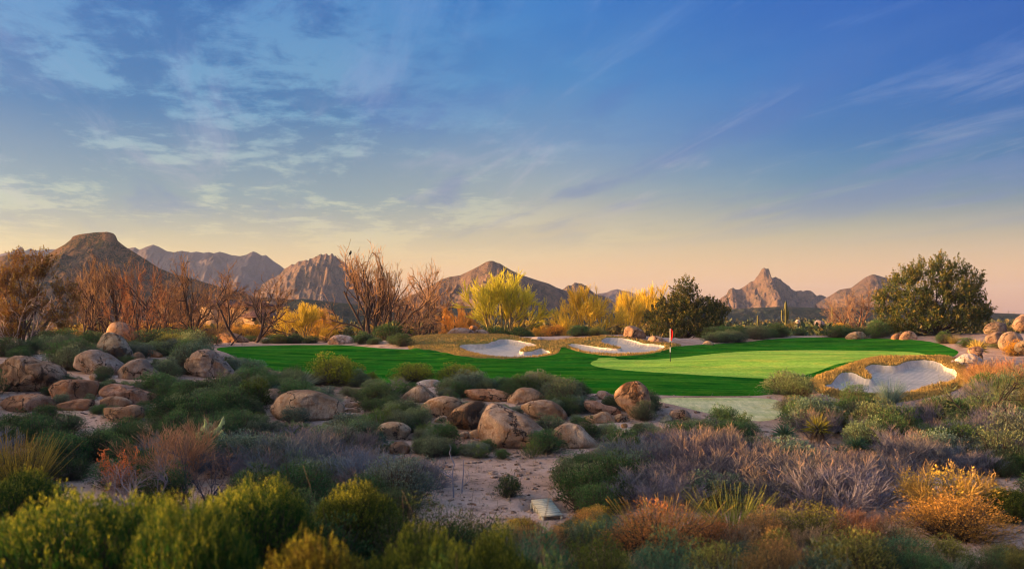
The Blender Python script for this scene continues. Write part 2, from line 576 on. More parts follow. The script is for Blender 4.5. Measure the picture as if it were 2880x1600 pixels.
def leaves(rng, C, D, ln, wd, jit=0.5):
    """one folded rhomb per centre, pointing along D"""
    N = len(C)
    D = unit(D + jit * rng.normal(size=D.shape))
    ref = rng.normal(size=D.shape)
    U = unit(np.cross(D, ref))
    L = (ln * rng.uniform(0.6, 1.35, N))[:, None]
    Wd = (wd * rng.uniform(0.6, 1.3, N))[:, None]
    V = np.stack([C, C + D * L * 0.5 - U * Wd * 0.5, C + D * L, C + D * L * 0.5 + U * Wd * 0.5], 1)
    return V.reshape(-1, 3), np.arange(N * 4).reshape(N, 4)


# ------------------------------------------------------------------ materials
def new_mat(name):
    m = bpy.data.materials.new(name)
    m.use_nodes = True
    nt = m.node_tree
    nt.nodes.clear()
    return m, N(nt)


def finish(g, col, rough=0.9, bump=None, bs=0.3, bd=0.05, spec=0.2, disp=None):
    p = g('ShaderNodeBsdfPrincipled')
    g.set(p.inputs['Base Color'], col)
    g.set(p.inputs['Roughness'], rough)
    p.inputs['Specular IOR Level'].default_value = spec
    if bump is not None:
        b = g('ShaderNodeBump', i_Height=bump)
        b.inputs['Strength'].default_value = bs
        b.inputs['Distance'].default_value = bd
        g.set(p.inputs['Normal'], b.outputs[0])
    o = g('ShaderNodeOutputMaterial')
    g.nt.links.new(p.outputs[0], o.inputs[0])
    return p


def leaf_mat(name, transl=0.3, tipcol=None, vary=0.45, rough=0.7, lit_tips=0.0):
    """pigment comes from the object's own colour, varied leaf by leaf"""
    m, g = new_mat(name)
    oi = g('ShaderNodeObjectInfo')
    ge = g('ShaderNodeNewGeometry')
    tc = g('ShaderNodeTexCoord')
    nz = g.noise(tc.outputs['Object'], 2.6, 3, 0.6)
    c = oi.outputs['Color']
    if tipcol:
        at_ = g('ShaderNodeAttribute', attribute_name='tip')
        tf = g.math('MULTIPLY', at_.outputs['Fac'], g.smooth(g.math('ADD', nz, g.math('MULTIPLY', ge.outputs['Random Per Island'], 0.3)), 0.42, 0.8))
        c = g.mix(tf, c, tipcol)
    if lit_tips:
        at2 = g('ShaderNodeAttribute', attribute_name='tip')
        c = g.mix(g.math('MULTIPLY', at2.outputs['Fac'], lit_tips), g.mix(1.0, c, (0.60, 0.64, 0.58), 'MULTIPLY'), g.mix(1.0, c, (2.3, 2.1, 1.75), 'MULTIPLY'))  # inner leaves darkened, outer upper ones lightened: shading put into the colour
    hv = g.math('MULTIPLY_ADD', ge.outputs['Random Per Island'], vary * 1.2, 1 - vary * 0.6)
    bv = g.math('MULTIPLY_ADD', nz, 0.7, 0.65)
    k = g.math('MULTIPLY', hv, bv)
    c = g.mix(1.0, c, g.comb(k, k, g.math('MULTIPLY', k, 0.96)), 'MULTIPLY')
    wn = g('ShaderNodeTexWhiteNoise', noise_dimensions='1D')
    g.set(wn.inputs['W'], ge.outputs['Random Per Island'])
    c = g.mix(g.math('MULTIPLY', g.smooth(wn.outputs[0], 0.8, 1.0), 0.5), c, (0.22, 0.15, 0.06))
    d = g('ShaderNodeBsdfPrincipled')
    g.set(d.inputs['Base Color'], c)
    d.inputs['Roughness'].default_value = rough
    d.inputs['Specular IOR Level'].default_value = 0.15
    t = g('ShaderNodeBsdfTranslucent')
    g.set(t.inputs[0], c)
    mx = g('ShaderNodeMixShader')
    mx.inputs[0].default_value = transl
    g.nt.links.new(d.outputs[0], mx.inputs[1])
    g.nt.links.new(t.outputs[0], mx.inputs[2])
    o = g('ShaderNodeOutputMaterial')
    g.nt.links.new(mx.outputs[0], o.inputs[0])
    return m


def bark_mat(name):
    m, g = new_mat(name)
    oi = g('ShaderNodeObjectInfo')
    tc = g('ShaderNodeTexCoord')
    n1 = g.noise(tc.outputs['Object'], 7, 4, 0.6)
    k = g.math('MULTIPLY_ADD', n1, 1.1, 0.45)
    c = g.mix(1.0, oi.outputs['Color'], g.comb(k, k, k), 'MULTIPLY')
    finish(g, c, 0.9, n1, 0.5, 0.03)
    return m


M_LEAF = leaf_mat('leaf', lit_tips=1.0)
M_JUN = leaf_mat('juniper_leaf', 0.3, (0.24, 0.17, 0.04), 0.6)  # orange-brown spray ends: cone colour, also painted to look sunlit
M_BROOM = leaf_mat('broom_foliage', 0.35, (0.48, 0.47, 0.035))
M_LITTIP = leaf_mat('dry_twigs_lit_tips', 0.2, (0.42, 0.27, 0.16), 0.5)  # topmost twigs painted warm, as if low sun caught them
M_BLADE = leaf_mat('blade', 0.35, None, 0.5)
M_BARK = bark_mat('bark')


def rock_mat():
    m, g = new_mat('weathered_granite')
    oi = g('ShaderNodeObjectInfo')
    tc = g('ShaderNodeTexCoord')
    geo = g('ShaderNodeNewGeometry')
    off = g('ShaderNodeVectorMath', operation='ADD', i_0=tc.outputs['Object'])
    g.set(off.inputs[1], g.comb(g.math('MULTIPLY', oi.outputs['Random'], 40.0), g.math('MULTIPLY', oi.outputs['Random'], 17.0), 0.0))
    v = off.outputs[0]
    big = g.noise(v, 0.9, 5, 0.6, 0.4)
    mid = g.noise(v, 4.2, 6, 0.68)
    fine = g.noise(v, 22.0, 4, 0.7)
    speck = g.noise(v, 60.0, 2, 0.5)
    base = g.mix(1.0, oi.outputs['Color'], (1.6, 1.56, 1.48), 'MULTIPLY')
    c = g.mix(g.smooth(big, 0.38, 0.66), g.mix(1.0, base, (0.55, 0.50, 0.46), 'MULTIPLY'), base)
    c = g.mix(g.math('MULTIPLY', g.smooth(mid, 0.50, 0.60), 0.7), c, g.mix(1.0, base, (0.62, 0.44, 0.32), 'MULTIPLY'))
    # desert varnish, amount in the object colour's alpha
    var = g.noise(v, 1.15, 7, 0.66, 0.7)
    th = g.math('SUBTRACT', 0.70, g.math('MULTIPLY', oi.outputs['Alpha'], 0.27))
    vf = g.math('MULTIPLY', g.math('SUBTRACT', var, th), 14.0, clamp=True)
    c = g.mix(g.math('MULTIPLY', vf, 0.9), c, g.mix(g.smooth(mid, 0.4, 0.6), (0.028, 0.022, 0.020), (0.10, 0.045, 0.02)))
    # pale lichen crusts
    li = g.noise(v, 3.1, 8, 0.74, 0.5)
    lf = g.math('MULTIPLY', g.smooth(li, 0.63, 0.70), 0.40)
    c = g.mix(lf, c, (0.46, 0.44, 0.37))
    # streaks that run down the stone
    st = g.noise(g('ShaderNodeMapping', i_Vector=v, i_Scale=(5.0, 5.0, 0.7)).outputs[0], 1.0, 4, 0.6)
    c = g.mix(g.math('MULTIPLY', g.smooth(st, 0.50, 0.70), 0.6), c, g.mix(1.0, c, (0.45, 0.38, 0.34), 'MULTIPLY'))
    k = g.math('MULTIPLY_ADD', fine, 1.3, 0.35)
    c = g.mix(1.0, c, g.comb(k, k, k), 'MULTIPLY')
    c = g.mix(g.math('MULTIPLY', g.smooth(speck, 0.60, 0.7), 0.5), c, (0.08, 0.065, 0.055))
    cr = g('ShaderNodeTexVoronoi', feature='DISTANCE_TO_EDGE', i_Vector=g('ShaderNodeVectorMath', operation='ADD', i_0=v, i_1=g.noise(v, 2.0, 4, 0.6, 0, 1)).outputs[0], i_Scale=0.75)
    crk = g.smooth(cr.outputs[0], 0.0, 0.022)
    c = g.mix(g.math('SUBTRACT', 1.0, crk), c, (0.05, 0.038, 0.03))
    h = g.math('ADD', g.math('MULTIPLY', mid, 0.6), g.math('ADD', g.math('MULTIPLY', fine, 0.35), g.math('MULTIPLY', crk, 0.5)))
    finish(g, c, 0.88, h, 1.0, 0.16, 0.12)
    return m


M_ROCK = rock_mat()


def ground_mat():
    m, g = new_mat('desert_ground')
    ge = g('ShaderNodeNewGeometry')
    v = ge.outputs['Position']
    a = g.noise(v, 0.16, 5, 0.6)
    b = g.noise(v, 1.6, 6, 0.65)
    f = g.noise(v, 14, 4, 0.7)
    c = g.ramp(a, [(0.3, (0.34, 0.20, 0.13)), (0.5, (0.50, 0.33, 0.24)), (0.7, (0.56, 0.41, 0.32))])
    c = g.mix(g.smooth(b, 0.45, 0.75), c, (0.18, 0.11, 0.07))
    k = g.math('MULTIPLY_ADD', f, 1.1, 0.45)
    c = g.mix(1.0, c, g.comb(k, k, k), 'MULTIPLY')
    # scattered gravel
    vo = g('ShaderNodeTexVoronoi', i_Vector=v, i_Scale=7.0)
    gr = g.math('MULTIPLY', g.math('SUBTRACT', 1.0, g.smooth(vo.outputs['Distance'], 0.12, 0.30)), g.smooth(b, 0.4, 0.6))
    c = g.mix(g.math('MULTIPLY', gr, 0.6), c, g.mix(g.noise(v, 3, 2), (0.42, 0.34, 0.28), (0.12, 0.08, 0.06)))
    # far out the plain carries low scrub, olive and sage
    sp = g('ShaderNodeSeparateXYZ', i_0=v)
    far = g.smooth(sp.outputs[1], 110, 240)
    s1 = g.noise(v, 0.045, 8, 0.7)
    s2 = g.noise(v, 0.012, 5, 0.6)
    sc = g.mix(g.smooth(s1, 0.40, 0.60), (0.17, 0.12, 0.075), (0.045, 0.060, 0.028))
    sc = g.mix(g.smooth(s2, 0.5, 0.7), sc, (0.10, 0.10, 0.05))
    c = g.mix(far, c, sc)
    h = g.math('ADD', g.math('MULTIPLY', f, 0.5), g.math('ADD', b, g.math('MULTIPLY', gr, 0.6)))
    finish(g, c, 0.95, h, 0.6, 0.10, 0.1)
    return m


def turf_mat(name, ca, cb, cc, mow=0.0):
    m, g = new_mat(name)
    ge = g('ShaderNodeNewGeometry')
    v = ge.outputs['Position']
    sx = g('ShaderNodeSeparateXYZ', i_0=v)
    a = g.noise(v, 0.22, 5, 0.6)
    b = g.noise(v, 1.5, 4, 0.6)
    f = g.noise(v, 30, 3, 0.7)
    # brushed along the slope: streaks drawn out sideways
    st = g.noise(g('ShaderNodeMapping', i_Vector=v, i_Scale=(0.10, 0.9, 0.9)).outputs[0], 1.0, 6, 0.62)
    c = g.mix(g.smooth(a, 0.35, 0.65), ca, cb)
    c = g.mix(g.math('MULTIPLY', g.smooth(st, 0.42, 0.66), 0.75), c, cc)
    pt = g.noise(v, 0.55, 6, 0.7)
    c = g.mix(g.math('MULTIPLY', g.smooth(pt, 0.50, 0.66), 0.55), c, g.mix(1.0, cc, (1.5, 1.05, 0.9), 'MULTIPLY'))
    tex = g.noise(g('ShaderNodeMapping', i_Vector=v, i_Scale=(1.0, 0.4, 1.0)).outputs[0], 5.0, 5, 0.75)
    c = g.mix(1.0, c, g.comb(g.math('MULTIPLY_ADD', tex, 1.5, 0.25), g.math('MULTIPLY_ADD', tex, 1.1, 0.45), g.math('MULTIPLY_ADD', tex, 1.3, 0.35)), 'MULTIPLY')
    # mower passes
    w = g.math('SINE', g.math('MULTIPLY', g.math('ADD', g.math('ADD', g.math('MULTIPLY', sx.outputs[1], 0.55), g.math('MULTIPLY', sx.outputs[0], 0.12)), g.math('MULTIPLY', a, 2.5)), 2.2))
    k = g.math('MULTIPLY_ADD', g.smooth(w, -0.6, 0.6), mow, 1 - mow / 2)
    k = g.math('MULTIPLY', k, g.math('MULTIPLY_ADD', f, 0.7, 0.65))
    k = g.math('MULTIPLY', k, g.math('MULTIPLY_ADD', b, 0.3, 0.85))
    c = g.mix(1.0, c, g.comb(k, k, k), 'MULTIPLY')
    finish(g, c, 0.95, f, 0.35, 0.03, 0.0)
    return m


def sand_mat():
    m, g = new_mat('bunker_sand')
    ge = g('ShaderNodeNewGeometry')
    v = ge.outputs['Position']
    a = g.noise(v, 0.5, 4, 0.6)
    st = g.noise(g('ShaderNodeMapping', i_Vector=v, i_Rotation=(0, 0, 0.7), i_Scale=(0.5, 5.0, 1)).outputs[0], 1.0, 5, 0.65)
    f = g.noise(v, 16, 4, 0.7)
    c = g.mix(a, (0.54, 0.45, 0.35), (0.68, 0.58, 0.47))
    rk = g('ShaderNodeTexWave', wave_type='BANDS', i_Vector=g('ShaderNodeMapping', i_Vector=v, i_Rotation=(0, 0, 0.7)).outputs[0], i_Scale=1.1, i_Distortion=5.0, i_Detail=3.0)
    k = g.math('MULTIPLY', g.math('MULTIPLY_ADD', st, 0.8, 0.6), g.math('MULTIPLY', g.math('MULTIPLY_ADD', f, 0.5, 0.75), g.math('MULTIPLY_ADD', rk.outputs[1], 0.14, 0.90)))
    c = g.mix(1.0, c, g.comb(k, k, k), 'MULTIPLY')
    finish(g, c, 0.9, g.math('ADD', st, g.math('MULTIPLY', f, 0.4)), 0.5, 0.06, 0.1)
    return m


M_GROUND = ground_mat()
M_FAIR = turf_mat('fairway_turf', (0.006, 0.085, 0.006), (0.016, 0.16, 0.010), (0.060, 0.21, 0.014), 0.16)
M_GREEN = turf_mat('putting_turf', (0.22, 0.44, 0.05), (0.29, 0.52, 0.06), (0.40, 0.56, 0.09), 0.14)
M_ROUGH = turf_mat('dormant_rough', (0.22, 0.20, 0.055), (0.34, 0.24, 0.085), (0.12, 0.17, 0.035), 0.0)
M_DRY = turf_mat('straw_grass', (0.54, 0.52, 0.24), (0.64, 0.60, 0.32), (0.34, 0.42, 0.14), 0.0)
M_SAND = sand_mat()


# ------------------------------------------------------------------ the ground, cut into its zones
def build_ground():
    y = np.concatenate([np.linspace(-34, 8, 22), np.linspace(8, 38, 95)[1:], np.linspace(38, 104, 240)[1:], np.geomspace(104, 5200, 90)[1:]])
    u = np.concatenate([-np.geomspace(0.62, 2.4, 16)[::-1], np.linspace(-0.6, 0.6, 560), np.geomspace(0.62, 2.4, 16)])
    YY, UU = np.meshgrid(y, u, indexing='ij')
    XX = UU * (np.maximum(YY, -20) * 0.93 + 24)
    ny, nx = YY.shape
    V = np.stack([XX.ravel(), YY.ravel()], -1)
    i = np.arange(ny * nx).reshape(ny, nx)
    a, b, c, d = i[:-1, :-1].ravel(), i[:-1, 1:].ravel(), i[1:, 1:].ravel(), i[1:, :-1].ravel()
    T = np.concatenate([np.stack([a, b, c], -1), np.stack([a, c, d], -1)])

    def split(V, T, poly):
        f = sdf(poly, V[:, 0], V[:, 1])
        f = np.where(np.abs(f) < 1e-4, 1e-4, f)
        s = f[T] > 0
        cnt = s.sum(1)
        Tin, Tout = T[cnt == 3], T[cnt == 0]
        mix = T[(cnt == 1) | (cnt == 2)]
        sm = s[(cnt == 1) | (cnt == 2)]
        lone = np.where(sm.sum(1, keepdims=True) == 1, sm, ~sm)
        k = lone.argmax(1)
        r = np.arange(len(mix))
        a, b, c = mix[r, k], mix[r, (k + 1) % 3], mix[r, (k + 2) % 3]
        E_ = np.concatenate([np.stack([a, b], -1), np.stack([a, c], -1)])
        Es = np.sort(E_, 1)
        uq, inv = np.unique(Es, axis=0, return_inverse=True)
        inv = inv.ravel()
        f0, f1 = f[uq[:, 0]], f[uq[:, 1]]
        t = np.clip(f0 / (f0 - f1), 0.02, 0.98)[:, None]
        nv = V[uq[:, 0]] * (1 - t) + V[uq[:, 1]] * t
        e = inv + len(V)
        e1, e2 = e[:len(mix)], e[len(mix):]
        V = np.concatenate([V, nv])
        one = np.stack([a, e1, e2], -1)
        two = np.concatenate([np.stack([e1, b, c], -1), np.stack([e1, c, e2], -1)])
        li = sm[r, k]
        li2 = np.concatenate([li, li])
        Tin = np.concatenate([Tin, one[li], two[~li2]])
        Tout = np.concatenate([Tout, one[~li], two[li2]])
        return V, Tin, Tout

    zones = []
    for key, nm, mt in (('bunk1', 'sand_bunker', M_SAND), ('bunk2', 'sand_bunker', M_SAND), ('bunk3', 'sand_bunker', M_SAND),
                        ('green', 'putting_green', M_GREEN), ('fairway', 'fairway', M_FAIR), ('rough1', 'rough_grass_ground', M_ROUGH),
                        ('rough3', 'rough_grass_ground', M_ROUGH), ('dry', 'dry_grass_ground', M_DRY)):
        V, Tin, T = split(V, T, W[key])
        zones.append((nm, mt, Tin))
    zones.append(('ground', M_GROUND, T))
    Z = ground_h(V[:, 0], V[:, 1])
    V3 = np.column_stack([V, Z])
    for nm, mt, t in zones:
        us, inv = np.unique(t, return_inverse=True)
        link(nm, mesh(nm, V3[us], [inv.reshape(-1, 3)], [mt]), kind='structure')


build_ground()


def strip_blades(name, regions, count, ln, wd, cols, ymax, seed, label, test=None):
    """short standing blades of grass over a zone: stuff"""
    rng = np.random.default_rng(seed)
    C = []
    for key, excl, n in regions:
        p = W[key]
        lo, hi = p.min(0), p.max(0)
        x, y_ = rng.uniform(lo[0], hi[0], n * 6), rng.uniform(lo[1], hi[1], n * 6)
        ok = sdf(p, x, y_) > 0.0
        for e in excl:
            ok &= sdf(W[e], x, y_) < -0.02
        x, y_ = x[ok][:n], y_[ok][:n]
        C.append(np.column_stack([x, y_, ground_h(x, y_) - 0.01]))
    C = np.concatenate(C)
    D = np.tile([0.05, -0.1, 1.0], (len(C), 1))
    V, Q = leaves(rng, C, D, ln, wd, 0.45)
    m = leaf_mat(name, 0.2, None, 0.5)
    o = link(name, mesh(name, V, [Q], [m], smooth=False), kind='stuff', label=label)
    o.color = cols
    return o


strip_blades('bunker_fringe_grass', [('rough1', ['bunk1', 'bunk2', 'fairway', 'green'], 26000), ('rough3', ['bunk3', 'fairway', 'green'], 22000)],
             0, 0.15, 0.035, (0.40, 0.27, 0.085, 1), 0, 4, 'shaggy tan rough grass ringing the sand bunkers')


# ------------------------------------------------------------------ mountains
def hill_mat(name, rock, scrub, dens):
    m, g = new_mat(name)
    v = g('ShaderNodeNewGeometry').outputs['Position']
    a = g.noise(v, 0.018, 6, 0.6)
    b = g.noise(v, 0.10, 8, 0.78)
    d = g.noise(v, 1.1, 4, 0.75)
    c = g.mix(g.smooth(a, 0.35, 0.65), rock, tuple(q * 0.7 for q in rock))
    c = g.mix(g.smooth(g.math('ADD', g.math('MULTIPLY', b, 0.5), g.math('MULTIPLY', d, 0.5)), 0.56 - dens, 0.61 - dens), c, scrub)
    finish(g, c, 0.95, g.math('ADD', b, g.math('MULTIPLY', d, 0.5)), 0.9, 3.0, 0.05)
    return m


def hill(px, D, mat, wfac=1.6, rough=0.10, seed=1, steep=1.0, top_noise=0.0, nx=260, nyy=70, gully=0.35, cliff=None):
    """a range whose crest passes through the given profile, with gullied slopes before and behind"""
    px = sorted(px)
    xs = np.array([(p[0] - 1440) / F * D for p in px])
    zs = np.array([CZ + (HOR - p[1]) / F * D for p in px])
    base = float(base_h([0], [D])[0]) - 4
    X = np.linspace(xs[0], xs[-1], nx)
    E_ = np.interp(X, xs, zs)
    Hh = np.maximum(E_ - base, 0.0)
    hm = Hh.max()
    Wd = hm * wfac
    t = np.concatenate([-np.linspace(1, 0, nyy) ** 1.15, np.linspace(0, 1, nyy // 3)[1:]])
    TT, XX = np.meshgrid(t, X, indexing='ij')
    HH = np.broadcast_to(Hh, XX.shape)
    YY = D + TT * Wd
    s = np.abs(TT)
    # each column of the range is as wide as it is high
    q = np.clip(s * hm / np.maximum(HH, 0.08 * hm), 0, 1)
    prof = (1 - q) ** 1.12
    if cliff:
        prof = np.where(q < cliff[0], 1 - q / cliff[0] * cliff[1], (1 - cliff[1]) * ((1 - q) / (1 - cliff[0])) ** 1.1)
    # keep the line of sight to the crest clear
    sc = max(hm * 0.45, 8)
    rg = fbm(P3(XX / sc, YY / sc), seed, 5, ridged=True)
    fn = fbm(P3(XX / (sc * .16), YY / (sc * .16)), seed + 7, 4)
    env = np.clip(q * 3.0, 0, 1) * (1 - q) ** 0.5
    Z = base + HH * prof * (1 + gully * env * (rg - 0.35)) + hm * rough * env * fn
    Z = Z + hm * top_noise * fbm(P3(XX / (hm * .05), YY / (hm * .05)), seed + 3, 3) * np.exp(-q * 10)
    lim = CZ + (E_[None] - CZ) * YY / D * 0.995
    Z = np.where(TT < 0, np.minimum(Z, np.where(TT > -0.02, 1e9, lim)), Z)
    ny, n2 = XX.shape
    i = np.arange(ny * n2).reshape(ny, n2)
    Q = np.stack([i[:-1, :-1], i[:-1, 1:], i[1:, 1:], i[1:, :-1]], -1).reshape(-1, 4)
    me = mesh('mountain', np.stack([XX, YY, Z], -1).reshape(-1, 3), [Q], [mat], smooth=False)
    return link('mountain', me, kind='structure')


MH1 = hill_mat('scrubby_hillside', (0.21, 0.12, 0.065), (0.034, 0.042, 0.024), 0.075)
MH2 = hill_mat('rocky_hillside', (0.23, 0.15, 0.105), (0.036, 0.042, 0.036), 0.065)
MH3 = hill_mat('far_range', (0.14, 0.11, 0.115), (0.062, 0.058, 0.068), 0.03)  # bluish distance haze mixed into the slope colours
hill([(-160, 880)] + zoomed(0, 620, [(-300, 420), (-100, 380), (0, 365), (100, 338), (250, 348), (400, 345), (520, 420), (700, 600), (900, 800)]) + [(330, 885)], 760, MH1, 2.0, 0.06, 3)
hill([(-60, 860)] + zoomed(0, 620, [(-100, 700), (200, 520), (400, 400), (440, 365), (560, 292), (650, 242), (715, 190), (728, 162), (800, 141), (950, 121), (1080, 115), (1140, 130),
     (1165, 155), (1185, 205), (1260, 265), (1350, 320), (1480, 400), (1600, 480), (1750, 540), (1900, 575), (2050, 620), (2200, 665), (2350, 705), (2500, 745)])
     + zoomed(720, 620, [(0, 770), (300, 790), (600, 830), (700, 850), (1100, 890)]) + [(1120, 884)], 620, MH1, 2.3, 0.05, 11, gully=0.55, nx=420, nyy=90, cliff=(0.05, 0.16))
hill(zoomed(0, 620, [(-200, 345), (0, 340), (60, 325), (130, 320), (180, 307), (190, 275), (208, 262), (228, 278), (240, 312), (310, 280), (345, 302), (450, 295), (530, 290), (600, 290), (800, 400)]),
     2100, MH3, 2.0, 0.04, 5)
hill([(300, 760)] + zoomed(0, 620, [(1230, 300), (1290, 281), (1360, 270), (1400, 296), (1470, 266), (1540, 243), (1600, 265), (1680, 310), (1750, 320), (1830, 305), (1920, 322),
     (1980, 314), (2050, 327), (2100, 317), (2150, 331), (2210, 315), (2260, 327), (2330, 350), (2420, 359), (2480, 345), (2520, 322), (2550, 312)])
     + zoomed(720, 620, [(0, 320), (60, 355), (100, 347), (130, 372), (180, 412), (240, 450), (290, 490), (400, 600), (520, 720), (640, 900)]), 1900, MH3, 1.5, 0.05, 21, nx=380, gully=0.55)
hill([(690, 868), (740, 800), (768, 780)] + zoomed(720, 620, [(240, 540), (290, 490), (350, 450), (430, 416), (530, 396), (540, 372), (552, 378), (620, 360), (640, 345), (655, 338), (672, 350), (710, 332), (728, 352), (745, 350), (755, 331), (776, 330), (785, 350),
     (800, 346), (820, 375), (850, 385), (858, 400), (900, 425), (905, 445), (930, 470), (980, 520), (1050, 570), (1120, 610), (1200, 660), (1270, 700), (1350, 742), (1500, 800), (1650, 850), (1750, 900)]), 1300, MH2, 1.3, 0.09, 31, top_noise=0.02, nx=380)
hill(zoomed(720, 620, [(1150, 925), (1300, 860), (1450, 800), (1600, 735), (1700, 688), (1800, 630), (1870, 592), (1950, 566), (2050, 553), (2130, 516), (2230, 466), (2320, 416), (2350, 407), (2385, 407), (2430, 428),
     (2450, 430), (2500, 462)]) + zoomed(1440, 620, [(0, 505), (100, 550), (250, 600), (370, 635), (450, 676), (530, 702), (620, 735), (700, 770), (900, 840), (1100, 890), (1300, 930)]), 900, MH2, 1.7, 0.07, 41, gully=0.45, nx=380)
hill(zoomed(1440, 620, [(300, 850), (420, 760), (500, 705), (550, 660), (570, 650), (600, 652), (625, 628), (650, 628), (700, 634), (730, 655), (750, 658), (790, 700), (850, 742), (930, 762), (1050, 830), (1150, 900)]), 1150, MH2, 1.5, 0.09, 51, top_noise=0.015)
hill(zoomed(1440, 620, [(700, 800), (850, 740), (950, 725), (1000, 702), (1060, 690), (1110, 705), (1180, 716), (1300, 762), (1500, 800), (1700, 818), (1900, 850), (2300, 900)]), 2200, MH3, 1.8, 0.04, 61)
hill(zoomed(1440, 620, [(1900, 900), (2000, 838), (2040, 812), (2080, 800), (2120, 766), (2160, 745), (2180, 702), (2200, 682), (2225, 674), (2250, 690), (2285, 693), (2310, 685), (2350, 652), (2375, 640), (2390, 622), (2410, 612),
     (2440, 602), (2455, 575), (2480, 550), (2495, 520), (2510, 500), (2515, 485), (2540, 477), (2556, 487), (2566, 486), (2576, 482)]) + zoomed(2160, 620, [(6, 490), (10, 498), (15, 515), (20, 540), (28, 566), (40, 582), (60, 577),
     (80, 570), (100, 585), (125, 590), (135, 605), (160, 622), (230, 680), (262, 705), (280, 711), (330, 704), (350, 712), (380, 704), (405, 700), (430, 706), (450, 720), (472, 745), (490, 762), (520, 748), (535, 753), (560, 765), (580, 772),
     (620, 800), (700, 850), (800, 885), (950, 930)]), 1500, MH2, 1.5, 0.12, 71, top_noise=0.02, nx=460, gully=0.5)
hill(zoomed(2160, 620, [(480, 840), (600, 770), (650, 740), (720, 697), (780, 685), (830, 680), (850, 668), (900, 630), (980, 572), (1040, 546), (1075, 543), (1090, 550), (1130, 560), (1200, 582), (1270, 630), (1350, 690), (1450, 745), (1600, 800), (1800, 850), (2050, 900)]), 1300, MH2, 1.5, 0.07, 81)

# low dark scrub-covered foothills that tie the peaks together
MH4 = hill_mat('foothill_scrub', (0.13, 0.10, 0.06), (0.030, 0.048, 0.030), 0.12)
hill([(1700, 884), (1820, 876), (1950, 866), (2050, 869), (2200, 862), (2330, 867), (2420, 861), (2560, 868), (2700, 872), (2800, 880), (2900, 884)], 820, MH4, 4.0, 0.12, 91, nyy=40)
hill([(600, 884), (720, 868), (800, 846), (850, 840), (960, 852), (1100, 864), (1250, 868), (1380, 866), (1500, 872), (1650, 880), (1750, 885)], 560, MH4, 4.0, 0.10, 93, nyy=40)


# ------------------------------------------------------------------ air
def haze():
    m = bpy.data.materials.new('haze_air')
    m.use_nodes = True
    nt = m.node_tree
    nt.nodes.clear()
    v = nt.nodes.new('ShaderNodeVolumePrincipled')
    v.inputs['Color'].default_value = (0.46, 0.58, 0.92, 1)
    v.inputs['Density'].default_value = 0.00011
    v.inputs['Anisotropy'].default_value = 0.15
    o = nt.nodes.new('ShaderNodeOutputMaterial')
    nt.links.new(v.outputs[0], o.inputs['Volume'])
    g = Geo()
    g.box((0, 2600, 76), (26500, 5400, 176))
    ob = link('haze', g.mesh('haze', [m], False), kind='stuff')
    return ob


haze()


# ------------------------------------------------------------------ boulders
_ico = {}


def ico(n):
    if n not in _ico:
        import bmesh
        b = bmesh.new()
        bmesh.ops.create_icosphere(b, subdivisions=n, radius=1.0)
        _ico[n] = (np.array([v.co[:] for v in b.verts]), np.array([[v.index for v in f.verts] for f in b.faces]))
        b.free()
    return _ico[n]


TAN, GREY, PALE, RED, BUFF = (0.36, 0.235, 0.15), (0.37, 0.285, 0.225), (0.56, 0.50, 0.45), (0.34, 0.20, 0.125), (0.44, 0.31, 0.20)
RKPX = {}
LAND = []          # landmarks for wording: (px, py, words)


